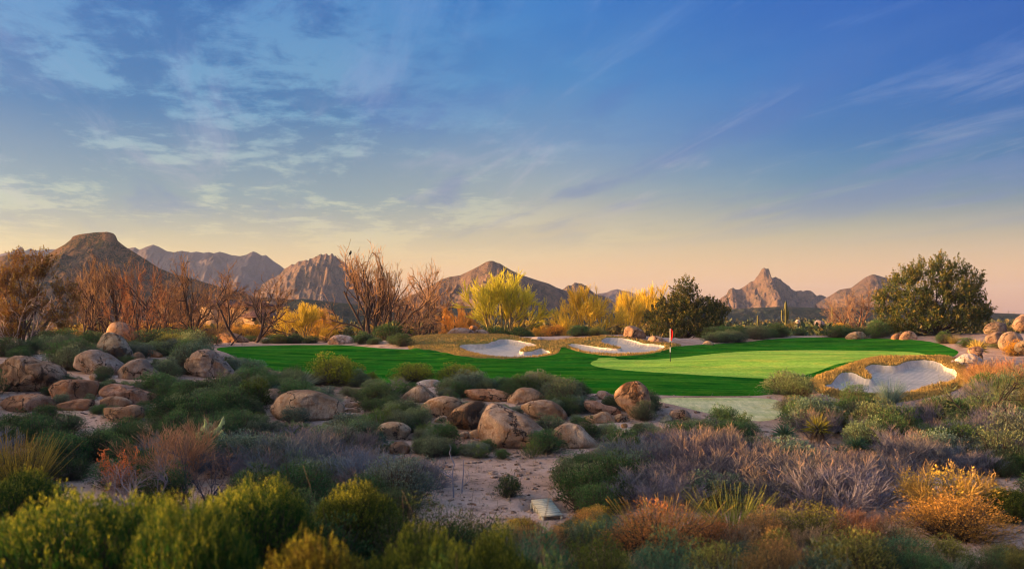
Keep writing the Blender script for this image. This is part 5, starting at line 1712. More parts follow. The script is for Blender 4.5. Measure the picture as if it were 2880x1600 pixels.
def bird():
    Y = 98.0
    k = Y / F
    # turn the tree until one of its topmost twigs stands where the bird sits, then perch there
    best = None
    for q in range(120):
        a = q * math.pi / 60
        P = TALL_TIPS
        wx = TALL.location.x + (P[:, 0] * math.cos(a) - P[:, 1] * math.sin(a)) * TALL.scale[0]
        wy = TALL.location.y + (P[:, 0] * math.sin(a) + P[:, 1] * math.cos(a)) * TALL.scale[0]
        wz = TALL.location.z + P[:, 2] * TALL.scale[2]
        qx, qy = 1440 + F * wx / wy, HOR - (wz - CZ) / wy * F
        c = np.where(qx < 1025, (qx - 985) ** 2 * 0.25 + (qy - 716) ** 2, 1e9)
        i = int(c.argmin())
        if best is None or c[i] < best[0]:
            best = (c[i], a, wx[i], wy[i], wz[i])
    TALL.rotation_euler = (0, 0, best[1])
    x, y_, z = best[2], best[3], best[4] + 0.13
    m = simple_mat('black_feathers', (0.015, 0.013, 0.015), 0.6)
    r = empty('bird', (x, y_, z), 0, 'small black bird perched on the topmost twig of the tallest mesquite', 'bird')
    V, Fc = ico(3)
    n = V * np.array([0.17, 0.11, 0.12])
    n[:, 0] *= 1 + 0.25 * V[:, 0]
    rot = math.radians(58)
    R = np.array([[math.cos(rot), 0, -math.sin(rot)], [0, 1, 0], [math.sin(rot), 0, math.cos(rot)]])
    link('body', Geo().add(n @ R.T, None, Fc).mesh('body', [m]), r)
    h = V * 0.075 + np.array([0.06, 0, 0.19])
    link('head', Geo().add(h, None, Fc).mesh('head', [m]), r)
    link('beak', Geo().add([[0.12, .02, .19], [0.12, -.02, .19], [0.12, 0, .215], [0.19, 0, .19]], None, [[0, 1, 3], [1, 2, 3], [2, 0, 3], [0, 2, 1]]).mesh('beak', [m], False), r)
    link('tail', Geo().add([[-.05, .03, -.12], [-.05, -.03, -.12], [-.20, -.035, -.30], [-.20, .035, -.30], [-.03, 0, -.15], [-.18, 0, -.32]],
                           [[0, 1, 2, 3], [0, 3, 5, 4], [1, 4, 5, 2]]).mesh('tail', [m], False), r)
    for s in (-1, 1):
        w = V * np.array([0.15, 0.015, 0.06]) @ R.T + np.array([-0.02, s * 0.095, 0.0])
        link('wing', Geo().add(w, None, Fc).mesh('wing', [m]), r)
        P = np.array([[[0.0, s * .03, -.08], [0.01, s * .03, -.16]]], float)
        V2, Q = tubes(P, np.full((1, 2), 0.008), 4)
        link('leg', Geo().add(V2, Q).mesh('leg', [m]), r)
    # the twig it sits on
    return r


bird()


def snag():
    """grey dead stump with broken branches in the wash brush"""
    x, y_, z = hit(1275, 1400, 60, 12)
    k = y_ / F
    r = empty('dead_snag', (x, y_, z), 0, 'grey dead snag with a broken crooked top beside the wash', 'dead tree')

    def path(p):
        return np.array([[((a - 1275) * k, b2_ * 0.0 + 0.02 * i, (1400 - b2_) * k)] for i, (a, b2_) in enumerate(p)]).reshape(1, -1, 3)
    rng = np.random.default_rng(2)
    for nm, p, w0, w1 in (('trunk', [(1276, 1402), (1275, 1380), (1272, 1350), (1273, 1325), (1277, 1308), (1272, 1297), (1266, 1285), (1263, 1275), (1268, 1263), (1262, 1253)], 5.0, 1.6),
                          ('branch', [(1271, 1345), (1258, 1338), (1243, 1328), (1231, 1318), (1234, 1303), (1235, 1294)], 4.0, 1.4),
                          ('branch', [(1271, 1342), (1260, 1330), (1256, 1322)], 2.5, 1), ('branch', [(1272, 1338), (1266, 1330), (1263, 1325)], 2, 1),
                          ('trunk', [(1299, 1390), (1300, 1365), (1303, 1335), (1302, 1310), (1304, 1292)], 3.6, 2.0), ('branch', [(1300, 1370), (1318, 1355), (1322, 1342), (1316, 1330)], 2.2, 1)):
        P = path(p)
        n = P.shape[1]
        V, Q = tubes(P, (np.linspace(w0, w1, n) * k / 2)[None] * (1 + .12 * rng.normal(size=(1, n))), 7, rng)
        o = link(nm, Geo().add(V, Q).mesh(nm, [M_BARK]), r)
        o.color = (0.26, 0.24, 0.27, 1)


snag()

# ------------------------------------------------------------------ named foreground plants
BG = (0.026, 0.088, 0.014)
plant('broom', 250, None, 760, -505, BG, 'largest green broom bush filling the bottom left corner', Y=11.5, var=0)
plant('broom', 545, None, 420, -520, BG, 'green broom bush beside the bottom left one, cut by the frame', Y=10.6, var=1)
plant('broom', 700, None, 400, -468, (0.034, 0.095, 0.016), 'tall green broom bush with yellow tips, second from left', Y=14.5, var=1)
plant('broom', 60, None, 250, -440, (0.022, 0.07, 0.014), 'green broom bush high at the left frame edge', Y=18, var=2)
plant('broom', 430, None, 180, -508, (0.028, 0.07, 0.016), 'small dark green bush peeping between the two big brooms', Y=17, var=2)
plant('broom', 1010, None, 290, -472, (0.055, 0.085, 0.014), 'round yellow-tipped bush left of the wash', Y=16.5, var=2)
plant('fine', 1190, None, 330, -520, (0.040, 0.065, 0.020), 'spreading dark bush right of the round yellow-tipped one', Y=15.5, var=0)
plant('fine', 1300, None, 200, -560, (0.10, 0.11, 0.03), 'low bush with golden top in front of the wash', Y=16.5, var=1)
plant('broom', 880, None, 380, -625, (0.11, 0.075, 0.012), 'orange-tipped round bush at the bottom edge', Y=10.2, var=0)
plant('broom', 1180, None, 430, -612, (0.05, 0.085, 0.014), 'low green bush with gold crest at bottom centre', Y=10.8, var=1)
plant('broom', 1390, None, 330, -612, (0.07, 0.10, 0.014), 'small yellow-crested bush right of bottom centre', Y=11.5, var=2)
plant('fine', 1240, None, 260, -700, (0.03, 0.075, 0.02), 'dark green bush low on the bottom edge at centre', Y=9.2, var=2)
plant('fine', 1480, None, 320, -620, (0.03, 0.10, 0.055), 'teal green bush below the footbridge', Y=12.5, var=1)
plant('fine', 1560, None, 240, -700, (0.035, 0.085, 0.03), 'dark green bush at the bottom edge under the teal one', Y=9.8, var=0)
plant('fine', 1680, None, 220, -590, (0.075, 0.105, 0.02), 'olive yellow bush left of the big orange shrub', Y=14, var=2)
plant('fine', 1840, 1540, 300, 170, (0.36, 0.16, 0.055), 'big orange dried shrub right of the footbridge', ymin=12, var=0, Y=18)
plant('whip', 1860, 1490, 300, 150, (0.42, 0.28, 0.05), 'golden wiry stalks rising over the big orange shrub', Y=19, var=0)
plant('whip', 2060, 1480, 240, 130, (0.24, 0.25, 0.05), 'yellow-green wiry shrub leaning right of the orange shrub', Y=21, var=1)
plant('fine', 2010, 1540, 200, 120, (0.33, 0.13, 0.05), 'russet shrub touching the right side of the orange one', Y=18.5, var=2)
plant('tuft', 2050, 1600, 260, 190, (0.22, 0.27, 0.17), 'pale silvery grass clump at the bottom edge', Y=14, var=0)
plant('fine', 1880, None, 260, -620, (0.05, 0.12, 0.075), 'blue-green bush left of the silvery grass clump', Y=12.5, var=1)
plant('fine', 2280, 1520, 290, 135, (0.13, 0.13, 0.03), 'wide olive bush with golden top in the right foreground', Y=19, var=1)
plant('twiggy', 2430, 1530, 170, 130, (0.34, 0.13, 0.06), 'rounded russet twig shrub right of the wide olive bush', Y=19, var=1)
plant('fine', 2510, 1540, 180, 110, (0.26, 0.18, 0.09), 'tan brown shrub between the russet and golden ones', Y=18.5, var=0)
plant('twiggy', 2650, 1440, 250, 150, (0.46, 0.30, 0.08), 'golden dome of dry twigs glowing at the right', Y=22.5, var=2, bark=(0.30, 0.20, 0.08))
plant('leafy', 2660, 1445, 250, 140, (0.38, 0.28, 0.06), 'golden leafy shrub inside the glowing dome at right', Y=22.8, var=1)
plant('fine', 2680, 1485, 300, 130, (0.36, 0.20, 0.05), 'wide orange bush in front of the golden dome', Y=20.5, var=2)
plant('broom', 2830, 1450, 140, 95, (0.04, 0.085, 0.02), 'green bush right of the wide orange one', Y=22, var=1)
plant('tuft', 2450, 1550, 100, 80, (0.62, 0.50, 0.30), 'pale cream dried flower bush in the right foreground', Y=17, var=1)
plant('fine', 2450, 1550, 110, 70, (0.56, 0.43, 0.25), 'cream fluffy shrub around the pale dried flowers', Y=17.2, var=0)
plant('fine', 2635, 1570, 80, 52, (0.42, 0.20, 0.05), 'small orange round shrub near the bottom right clearing', Y=17.5, var=1)
plant('fine', 2830, 1555, 130, 60, (0.14, 0.12, 0.02), 'olive bush at the bottom right of the clearing', Y=18, var=2)
plant('twiggy', 2260, 1560, 150, 75, (0.42, 0.24, 0.11), 'tan dried twigs in front of the wide olive bush', Y=17, var=0)
plant('twiggy', 2560, 1550, 130, 90, (0.38, 0.22, 0.12), 'brown dry twig clump left of the clearing', Y=17.3, var=3)
plant('fine', 2330, None, 360, -660, (0.06, 0.10, 0.075), 'blue-grey bush on the bottom edge right of centre', Y=11.5, var=2)
plant('fine', 2170, None, 200, -610, (0.18, 0.12, 0.05), 'small rusty bush beside the silvery grass', Y=14, var=0)
plant('sage', 1428, 1398, 72, 62, (0.035, 0.075, 0.025), 'single small dark bush alone on the sandy wash', ymin=12, var=0)
plant('sage', 940, 1085, 150, 90, (0.20, 0.22, 0.025), 'bright yellow-green bush in front of the fairway', Y=44, var=1, name='bright_bush')
plant('sage', 1045, 1068, 40, 32, (0.20, 0.20, 0.025), 'tiny yellow-green bush right of the bright one', Y=45, var=2)
plant('sage', 1165, 1072, 130, 58, (0.18, 0.20, 0.025), 'left yellow-green bush of the pair before the fairway', Y=45, var=3)
plant('sage', 1290, 1072, 120, 58, (0.18, 0.20, 0.025), 'right yellow-green bush of the pair before the fairway', Y=45, var=0)
plant('sage', 710, 1150, 95, 90, (0.055, 0.085, 0.014), 'dark olive round bush left of the egg-shaped boulder', Y=38, var=2)
plant('cholla', 597, 1230, 85, 105, (0.30, 0.36, 0.18), 'pale green cholla cactus in the left brush', Y=31, var=0)
plant('twiggy', 505, 1300, 220, 175, (0.46, 0.24, 0.12), 'orange-stalked shrub left of the pale cholla', Y=27, var=1, bark=(0.45, 0.22, 0.12))
plant('leafy', 335, 1300, 110, 120, (0.46, 0.15, 0.05), 'small shrub with bright red-orange leaves at left', Y=26, var=0)
plant('mesquite', 395, 1395, 180, 200, (0.28, 0.20, 0.17), 'small bleached bare tree leaning in the left thicket', Y=22.5, var=1, bark=(0.32, 0.28, 0.29))
plant('mesquite', 560, 1375, 190, 210, (0.30, 0.18, 0.13), 'dark-trunked bare small tree under the orange-stalked shrub', Y=23.5, var=3, bark=(0.09, 0.08, 0.10))
plant('whip', 60, 1330, 200, 170, (0.36, 0.27, 0.04), 'yellow wiry shrub at the left frame edge', Y=26, var=0)
plant('whip', 30, 1320, 180, 150, (0.34, 0.20, 0.05), 'golden brown wiry shrub at the extreme left edge', Y=27, var=1)
plant('fine', 60, 1350, 230, 120, (0.10, 0.09, 0.03), 'dim olive bush under the yellow wiry shrub', Y=26.5, var=2)
plant('yucca', 2300, 1222, 88, 84, (0.30, 0.27, 0.035), 'yellow-green yucca on the right slope', Y=33, var=0)
plant('yucca', 2208, 1235, 84, 66, (0.09, 0.17, 0.10), 'blue-green yucca left of the yellow one', Y=32.5, var=1)
plant('yucca', 2412, 1262, 76, 68, (0.06, 0.14, 0.08), 'dark blue-green yucca amid purple brush on the right slope', Y=30.5, var=0)
plant('yucca', 2362, 1275, 58, 50, (0.06, 0.13, 0.07), 'small blue-green yucca below the yellow one', Y=30, var=1)
plant('yucca', 2465, 1290, 56, 48, (0.06, 0.13, 0.08), 'small blue-green yucca right of the dark one', Y=29.5, var=0)
plant('yucca', 2785, 1275, 90, 60, (0.05, 0.14, 0.11), 'teal yucca near the right frame edge', Y=30.5, var=1)
plant('yucca', 2749, 982, 64, 62, (0.60, 0.42, 0.10), 'dried golden yucca glowing on the upper right bank', Y=61.5, var=0)
plant('twiggy', 2790, 1060, 150, 95, (0.42, 0.24, 0.11), 'orange-tipped stalk shrub at right below the white rock', Y=48, var=0, bark=(0.40, 0.2, 0.1))
plant('twiggy', 2865, 1060, 110, 90, (0.52, 0.22, 0.09), 'orange twig shrub cut by the right frame edge', Y=49, var=2, bark=(0.38, 0.2, 0.1))
plant('tuft', 2745, 1060, 80, 36, (0.52, 0.36, 0.10), 'golden grass clump at the right end of the front bunker', Y=50, var=2)
plant('sage', 2860, 965, 60, 45, (0.44, 0.23, 0.03), 'orange leafy bush on the right pile at the frame edge', Y=70, var=1)
plant('tuft', 2505, 1150, 90, 75, (0.22, 0.32, 0.25), 'pale green grass plume in front of the right bunker', Y=40, var=0)
plant('tuft', 830, 1090, 150, 50, (0.36, 0.40, 0.27), 'long silvery grass clump above the egg-shaped boulder', Y=43, var=1)
plant('sage', 2215, 1135, 130, 66, (0.15, 0.20, 0.10), 'pale green bush where the turf meets the front bunker', Y=42, var=2)
plant('sage', 2248, 1145, 110, 58, (0.12, 0.17, 0.08), 'grey-green bush at the left tip of the front bunker', Y=41, var=3)
plant('sage', 2225, 1165, 90, 40, (0.26, 0.22, 0.12), 'beige dry bush below the bunker bushes', Y=38.5, var=4)


plant('sage', 1100, 973, 105, 58, (0.045, 0.10, 0.032), 'dense dark green bush at the foot of the tallest mesquite', Y=95, var=1, name='green_bush', group='dark green bushes')
plant('sage', 1135, 962, 60, 48, (0.30, 0.24, 0.03), 'gold-topped bush between the tallest mesquite and the tan mound', Y=97, var=2, name='golden_bush', group='golden and orange bushes')
plant('sage', 925, 970, 60, 42, (0.44, 0.31, 0.03), 'bright golden bush left of the white-based rock', Y=101, var=3, name='golden_bush', group='golden and orange bushes')
plant('sage', 1388, 932, 100, 44, (0.045, 0.10, 0.032), 'dark green bush under the tall yellow-green palo verde', Y=100, var=0, name='green_bush', group='dark green bushes')
plant('sage', 1468, 956, 62, 36, (0.04, 0.095, 0.03), 'dark green bush above the right end of the left bunker', Y=92, var=2, name='green_bush', group='dark green bushes')
plant('sage', 1560, 954, 64, 42, (0.46, 0.22, 0.04), 'round orange bush between the two back bunkers', Y=92, var=1, name='golden_bush', group='golden and orange bushes')
plant('sage', 1630, 950, 60, 26, (0.06, 0.11, 0.055), 'low green bush behind the second bunker mound', Y=93, var=4, name='green_bush', group='dark green bushes')
plant('sage', 1690, 945, 60, 24, (0.05, 0.10, 0.05), 'low green bush left of the sunlit brown boulder', Y=96, var=5, name='green_bush', group='dark green bushes')
plant('sage', 520, 1012, 140, 66, (0.05, 0.095, 0.035), 'wide dark green bush left of the fairway tip', Y=62, var=3, name='green_bush', group='dark green bushes')
plant('sage', 440, 990, 140, 56, (0.055, 0.10, 0.04), 'wide green bush right of the upright dark boulder', Y=66, var=0, name='green_bush', group='dark green bushes')


# ------------------------------------------------------------------ belts of shrubs
ROCKS = [o for o in bpy.data.objects if o.get('category') == 'boulder']
_occ = []


def clear_spot(x, y_, r):
    for (a, b, c) in _occ:
        if (a - x) ** 2 + (b - y_) ** 2 < (c + r) ** 2 * 0.2:
            return False
    return True


_rk = []
for o in ROCKS:
    bb = np.array([v[:] for v in o.bound_box])
    _rk.append((o.location.x, o.location.y, (bb[:, 0].max() - bb[:, 0].min()) / 2, (bb[:, 1].max() - bb[:, 1].min()) / 2, RKPX[o.name], 0.2 if o.dimensions.x > 1.3 else 0.34))


def in_rock(x, y_, m=0.8):
    for a, b, rx, ry, _, _q2 in _rk:
        if ((x - a) / (rx + .05)) ** 2 + ((y_ - b) / (ry + .05)) ** 2 < m:
            return True
    return False


_cov = {}
# things that stay in open view, as (world x, y, -, -, pixel box)
_guard = [(600, 972, 730, 1000, 58, .08), (2285, 1015, 2700, 1112, 44.5, .07), (1870, 1118, 2195, 1178, 38.5, .25), (1488, 1395, 1588, 1456, 23.0, .04), (1392, 1335, 1465, 1398, 25, .05), (555, 1125, 640, 1215, 31, .12),
          (1180, 1300, 1560, 1395, 25.5, .10), (1640, 1050, 2150, 1110, 42, .08), (1000, 1000, 1640, 1058, 45, .12), (720, 985, 1000, 1040, 47, .10), (2170, 1160, 2245, 1228, 32.3, .03), (2262, 1145, 2340, 1215, 32.7, .03), (2385, 1205, 2445, 1255, 30.2, .05),
          (870, 1020, 1010, 1085, 43.5, .15), (1240, 1250, 1320, 1370, 24, .15), (440, 1130, 570, 1250, 26.5, .2), (2540, 1290, 2760, 1430, 22, .1), (1720, 1400, 1960, 1520, 17.8, .1),
          (280, 1200, 380, 1290, 26, .2), (2380, 1340, 2880, 1345, 30, 1), (2710, 1480, 2880, 1550, 19, .2)]
for _a, _b, _c, _d, _y, _q in _guard:
    _rk.append((1e6, _y, 1, 1, (_a, _b, _c, _d), _q))


def hides_rock(px, py, w, h, y_):
    """keep the boulders readable: a plant in front may only lap their foot"""
    bb = (px - w / 2, py - h, px + w / 2, py)
    add = []
    for n, (a, b, rx, ry, (x0, y0, x1, y1), quota) in enumerate(_rk):
        if y_ > b + 0.4:
            continue
        ox = min(bb[2], x1) - max(bb[0], x0)
        oy = min(bb[3], y1) - max(bb[1], y0)
        if ox > 0 and oy > 0:
            f = ox * oy * 0.75 / ((x1 - x0) * (y1 - y0))
            if f + _cov.get(n, 0) > quota:
                return True
            add.append((n, f))
    for n, f in add:
        _cov[n] = _cov.get(n, 0) + f
    return False


def on_turf(x, y_):
    X_, Y_ = np.array([x]), np.array([y_])
    for k in ('fairway', 'green', 'rough1', 'rough3', 'dry'):
        if sdf(W[k], X_, Y_)[0] > -0.35:
            return True
    return False


def belt(poly, n, kinds, size, seed, Y=None, ymax=100, avoid=1, open_=(), tries=30, sq=(0.8, 1.15), ymin=9):
    """scatter countable shrubs; poly holds the foot positions in photo pixels; size in metres (width)"""
    r = random.Random(seed)
    P = np.array(poly, float)
    lo, hi = P.min(0), P.max(0)
    c = 0
    for _ in range(n * tries):
        if c >= n:
            break
        px, py = r.uniform(lo[0], hi[0]), r.uniform(lo[1], hi[1])
        if sdf(P, np.array([px]), np.array([py]))[0] <= 0:
            continue
        if any((px - a) ** 2 / b ** 2 + (py - d) ** 2 / e ** 2 < 1 for a, d, b, e in open_):
            continue
        x, y_, z = hit(px, py, ymax, ymin)
        s = r.uniform(*size)
        if py > 1360 and 1200 < px < 1440 and avoid == 0 and False:
            continue
        if avoid and on_turf(x, y_):
            continue
        if in_rock(x, y_) or not clear_spot(x, y_, s / 2):
            continue
        w = s * F / y_
        h = w * r.uniform(*sq) * 0.72
        if hides_rock(px, py, w, h, y_):
            continue
        kc = r.choice(kinds)
        kind, col, look = kc[:3]
        f = r.uniform(0.75, 1.3)
        col = tuple(min(v * f * r.uniform(.9, 1.1), 0.8) for v in col)
        plant(kind, px, py, w, h, col, None, Y=y_, look=look, name=kc[3] if len(kc) > 3 else None, group=kc[4] if len(kc) > 4 else None)
        _occ.append((x, y_, s / 2))
        c += 1


GS = ('sage', (0.115, 0.155, 0.085), 'grey-green sage bush', 'sage_bush', 'grey-green sage bushes')
DG = ('sage', (0.055, 0.11, 0.042), 'dark green bush', 'green_bush', 'dark green bushes')
BL = ('sage', (0.10, 0.145, 0.115), 'bluish sage bush', 'sage_bush', 'grey-green sage bushes')
OL = ('sage', (0.15, 0.155, 0.04), 'olive bush', 'olive_bush', 'olive bushes')
FG = ('fine', (0.06, 0.11, 0.05), 'rounded green desert bush')
LG = ('leafy', (0.085, 0.14, 0.035), 'leafy light green shrub')
PT = ('twiggy', (0.150, 0.165, 0.215), 'purple-grey dry shrub')  # grey twigs, with the blue of shade added to their colour
PO = ('twiggy', (0.18, 0.16, 0.20), 'dry shrub with orange-tipped twigs')
GT = ('tuft', (0.26, 0.27, 0.16), 'pale grass tuft')
YT = ('tuft', (0.40, 0.30, 0.08), 'straw-yellow grass tuft')
GD = ('sage', (0.36, 0.25, 0.03), 'golden sunlit bush', 'golden_bush', 'golden and orange bushes')  # lit version of the sage: evening sun put into the leaf colour
OR = ('sage', (0.36, 0.19, 0.06), 'orange dry bush', 'golden_bush', 'golden and orange bushes')
DK = ('sage', (0.04, 0.085, 0.034), 'deep green bush', 'green_bush', 'dark green bushes')

# mid belt between turf and wash
belt([(650, 1075), (800, 1065), (1000, 1075), (1300, 1085), (1500, 1105), (1650, 1120), (1800, 1125), (1900, 1150), (2100, 1200), (2150, 1240), (2060, 1260), (1850, 1240), (1700, 1235),
      (1650, 1270), (1300, 1285), (1080, 1290), (980, 1260), (900, 1200), (700, 1180), (640, 1130)], 125, [GS, GS, DG, DG, BL, GS, LG], (1.0, 1.9), 11, open_=[(1110, 1160, 40, 25), (1150, 1250, 60, 20)])
belt([(200, 1010), (420, 990), (600, 1010), (720, 1050), (720, 1090), (640, 1180), (560, 1150), (420, 1130), (300, 1080), (190, 1040)], 42, [DG, GS, DK, DG, BL], (1.1, 2.1), 12, open_=[(530, 1100, 40, 18)])
belt([(0, 1170), (280, 1160), (400, 1200), (640, 1190), (700, 1240), (600, 1290), (260, 1290), (0, 1260)], 30, [DK, DG, FG, DK], (1.0, 1.9), 13, open_=[(200, 1235, 70, 12)])
belt([(150, 1290), (560, 1300), (560, 1380), (240, 1370), (130, 1340)], 16, [DK, PT, FG, DK], (0.9, 1.6), 14, avoid=0, open_=[(300, 1340, 90, 25)])
belt([(1480, 1260), (1700, 1240), (1760, 1290), (1700, 1340), (1560, 1330), (1470, 1290)], 16, [LG, FG, LG, DG], (1.1, 1.9), 15)
belt([(1590, 1345), (1700, 1320), (1760, 1390), (1740, 1460), (1640, 1450), (1600, 1380)], 13, [DK, FG, DG, GS], (0.9, 1.6), 16, avoid=0)
belt([(640, 1080), (1000, 1090), (1640, 1120), (1640, 1260), (1000, 1250), (640, 1170)], 22, [('twiggy', (0.26, 0.22, 0.18), 'grey bare twig shrub'), ('tuft', (0.36, 0.36, 0.22), 'pale grass tuft')], (0.5, 1.0), 51)
belt([(180, 925), (720, 935), (720, 950), (180, 945)], 26, [GD, GD, OR, ('sage', (0.45, 0.33, 0.04), 'bright golden bush', 'golden_bush', 'golden and orange bushes')], (1.6, 2.8), 52, ymax=110)
belt([(200, 1030), (420, 1000), (620, 1030), (720, 1080), (700, 1180), (560, 1190), (420, 1130), (280, 1100)], 40, [DG, GS, DK, GS, LG], (0.6, 1.3), 53)
belt([(640, 1090), (1000, 1090), (1100, 1140), (960, 1260), (700, 1240), (640, 1150)], 40, [GS, DG, BL, GS, LG], (0.6, 1.3), 54)
belt([(1560, 1130), (1760, 1130), (1900, 1170), (2080, 1210), (2000, 1260), (1750, 1240), (1560, 1280)], 34, [DG, BL, GS, DK], (0.7, 1.4), 55)
belt([(-420, 1060), (-20, 1060), (-20, 1400), (-420, 1400)], 26, [DG, GS, DK, PT], (1.1, 2.2), 56)
belt([(-400, 950), (-20, 950), (-20, 1040), (-400, 1040)], 10, [DG, OL, DK], (1.4, 2.6), 57, ymax=80)
belt([(2900, 1060), (3260, 1060), (3260, 1450), (2900, 1450)], 24, [DG, BL, PT, OL], (1.1, 2.0), 58)
# purple-grey brush
belt([(590, 1240), (1000, 1250), (1050, 1330), (1200, 1370), (1330, 1420), (1340, 1450), (1200, 1440), (950, 1390), (620, 1370)], 40, [PT, PT, PO, BL, PT], (1.5, 2.6), 17, avoid=0, sq=(0.65, 0.95))
belt([(1720, 1290), (1900, 1240), (2150, 1260), (2350, 1300), (2560, 1330), (2590, 1440), (2300, 1460), (2080, 1440), (1850, 1440), (1720, 1400)], 66, [PT, PT, PO, PO, PT, BL], (1.6, 2.8), 18, avoid=0, sq=(0.6, 0.9))
belt([(1180, 1380), (1340, 1420), (1350, 1460), (1250, 1450)], 8, [('leafy', (0.10, 0.14, 0.07), 'leafy light green shrub'), PT], (0.9, 1.5), 19, avoid=0)
# right slope
belt([(2150, 1150), (2350, 1140), (2620, 1145), (2880, 1110), (2880, 1330), (2600, 1330), (2350, 1290), (2150, 1250)], 62, [BL, DG, PT, GS, FG, DK, PT], (1.1, 2.1), 20)
belt([(2640, 1100), (2720, 1060), (2880, 1060), (2880, 1110), (2700, 1120)], 14, [YT, OR, GS, PT], (0.7, 1.2), 21)
belt([(2690, 1330), (2880, 1330), (2880, 1380), (2760, 1370)], 8, [FG, DK, PT], (1.0, 1.7), 22)
# foreground right and bottom
belt([(1400, 1470), (1720, 1470), (1720, 1530), (1400, 1540)], 14, [OR, YT, GD, FG], (0.45, 0.8), 23, avoid=0, ymin=12)
belt([(1700, 1540), (2400, 1530), (2650, 1590), (2650, 1690), (1400, 1690), (1500, 1560)], 40, [FG, ('fine', (0.05, 0.11, 0.075), 'teal desert bush'), OL, ('fine', (0.26, 0.15, 0.06), 'rusty desert bush'), GT, ('twiggy', (0.34, 0.24, 0.14), 'tan dry shrub')], (0.7, 1.3), 24, avoid=0, ymin=8)
belt([(2650, 1600), (2880, 1590), (2880, 1700), (2650, 1700)], 8, [OL, GT, FG], (0.4, 0.8), 25, avoid=0, ymin=8)
belt([(0, 1420), (500, 1400), (900, 1420), (1200, 1450), (1500, 1500), (1500, 1690), (800, 1690), (0, 1690)], 26, [FG, DK, ('fine', (0.03, 0.08, 0.03), 'dark shaded bush')], (1.0, 1.7), 26, avoid=0, ymin=7)
# behind the turf, low green front row and sunlit rows behind it
belt([(0, 1000), (200, 985), (230, 1040), (0, 1010)], 10, [DG, GS, DK], (1.0, 1.8), 41, ymax=90)
belt([(150, 1080), (420, 1080), (700, 1160), (700, 1230), (420, 1200), (160, 1170), (60, 1180)], 60, [DK, DG, GS, BL], (0.5, 1.3), 42)
belt([(880, 1180), (1100, 1130), (1400, 1100), (1560, 1120), (1640, 1170), (1560, 1290), (1350, 1290), (950, 1270)], 150, [GS, DG, LG, BL, GS], (0.5, 1.1), 43)
belt([(660, 1075), (900, 1078), (1300, 1084), (1640, 1100), (1640, 1120), (1300, 1108), (900, 1098), (660, 1100)], 44, [GS, BL, ('sage', (0.17, 0.20, 0.12), 'pale sage bush', 'sage_bush', 'grey-green sage bushes'), GS], (1.1, 1.8), 44, sq=(0.7, 1.0))
belt([(150, 945), (520, 962), (560, 985), (430, 1010), (200, 1000), (120, 975)], 26, [DG, DG, OL, GS], (1.2, 2.2), 31, ymax=90, sq=(0.6, 0.9))
belt([(570, 955), (900, 962), (1160, 962), (1150, 975), (900, 966), (580, 968)], 26, [DG, DG, DK, OL], (1.2, 2.0), 32, ymax=112, sq=(0.55, 0.85))
belt([(1200, 935), (1460, 938), (1700, 940), (1700, 946), (1200, 942)], 14, [DG, DK, OL, GS], (1.4, 2.2), 33, ymax=112, sq=(0.55, 0.85))
belt([(1980, 950), (2200, 942), (2480, 945), (2480, 952), (1980, 965)], 26, [DG, DK, GS, DG], (1.6, 2.8), 34, ymax=114, sq=(0.6, 0.9))
belt([(150, 915), (700, 930), (1200, 928), (1800, 930), (2100, 935), (2460, 930), (2460, 940), (1800, 940), (1200, 938), (700, 950), (150, 940)], 120, [GD, GD, OR, GD, OL, ('fine', (0.40, 0.27, 0.08), 'golden dry bush')], (1.8, 3.2), 35, ymax=140, sq=(0.75, 1.1))
belt([(2440, 955), (2640, 962), (2860, 975), (2860, 985), (2700, 975), (2450, 962)], 8, [DG, YT, GS], (0.9, 1.6), 36, ymax=92)


# ------------------------------------------------------------------ far scrub: one mass nobody could count
def far_scrub():
    rng = np.random.default_rng(77)
    n = 5200
    Y_ = np.exp(rng.uniform(math.log(128), math.log(1500), n))
    X_ = rng.uniform(-0.62, 0.62, n) * Y_
    z = ground_h(X_, Y_)
    s = rng.uniform(0.8, 2.4, n) * np.clip(Y_ / 220, 1, 2.4)
    V, Q = [], []
    C = np.column_stack([X_, Y_, z])
    m = 14
    d = unit(rng.normal(size=(n, m, 3))) * np.array([1, 1, 0.7])
    c = C[:, None] + d * (s[:, None, None] * 0.42) + np.array([0, 0, 1]) * (s * 0.38)[:, None, None]
    V, Q = leaves(rng, c.reshape(-1, 3), np.tile([0, 0, 1.0], (n * m, 1)), 1.0, 0.8, 0.8)
    V = V.reshape(n * m, 4, 3)
    ctr = c.reshape(-1, 1, 3)
    V = ctr + (V - ctr) * (np.repeat(s, m) * 0.42)[:, None, None]
    mt, g = new_mat('far_scrub_foliage')
    ge = g('ShaderNodeNewGeometry')
    nz = g.noise(ge.outputs['Position'], 0.02, 4, 0.6)
    col = g.mix(g.smooth(nz, 0.42, 0.6), (0.050, 0.075, 0.032), (0.15, 0.115, 0.04))
    k = g.math('MULTIPLY_ADD', ge.outputs['Random Per Island'], 0.8, 0.6)
    finish(g, g.mix(1.0, col, g.comb(k, k, k), 'MULTIPLY'), 0.9)
    link('desert_scrub', mesh('desert_scrub', V.reshape(-1, 3), [Q], [mt], False), kind='stuff', label='mass of low scrub covering the far desert plain')


far_scrub()


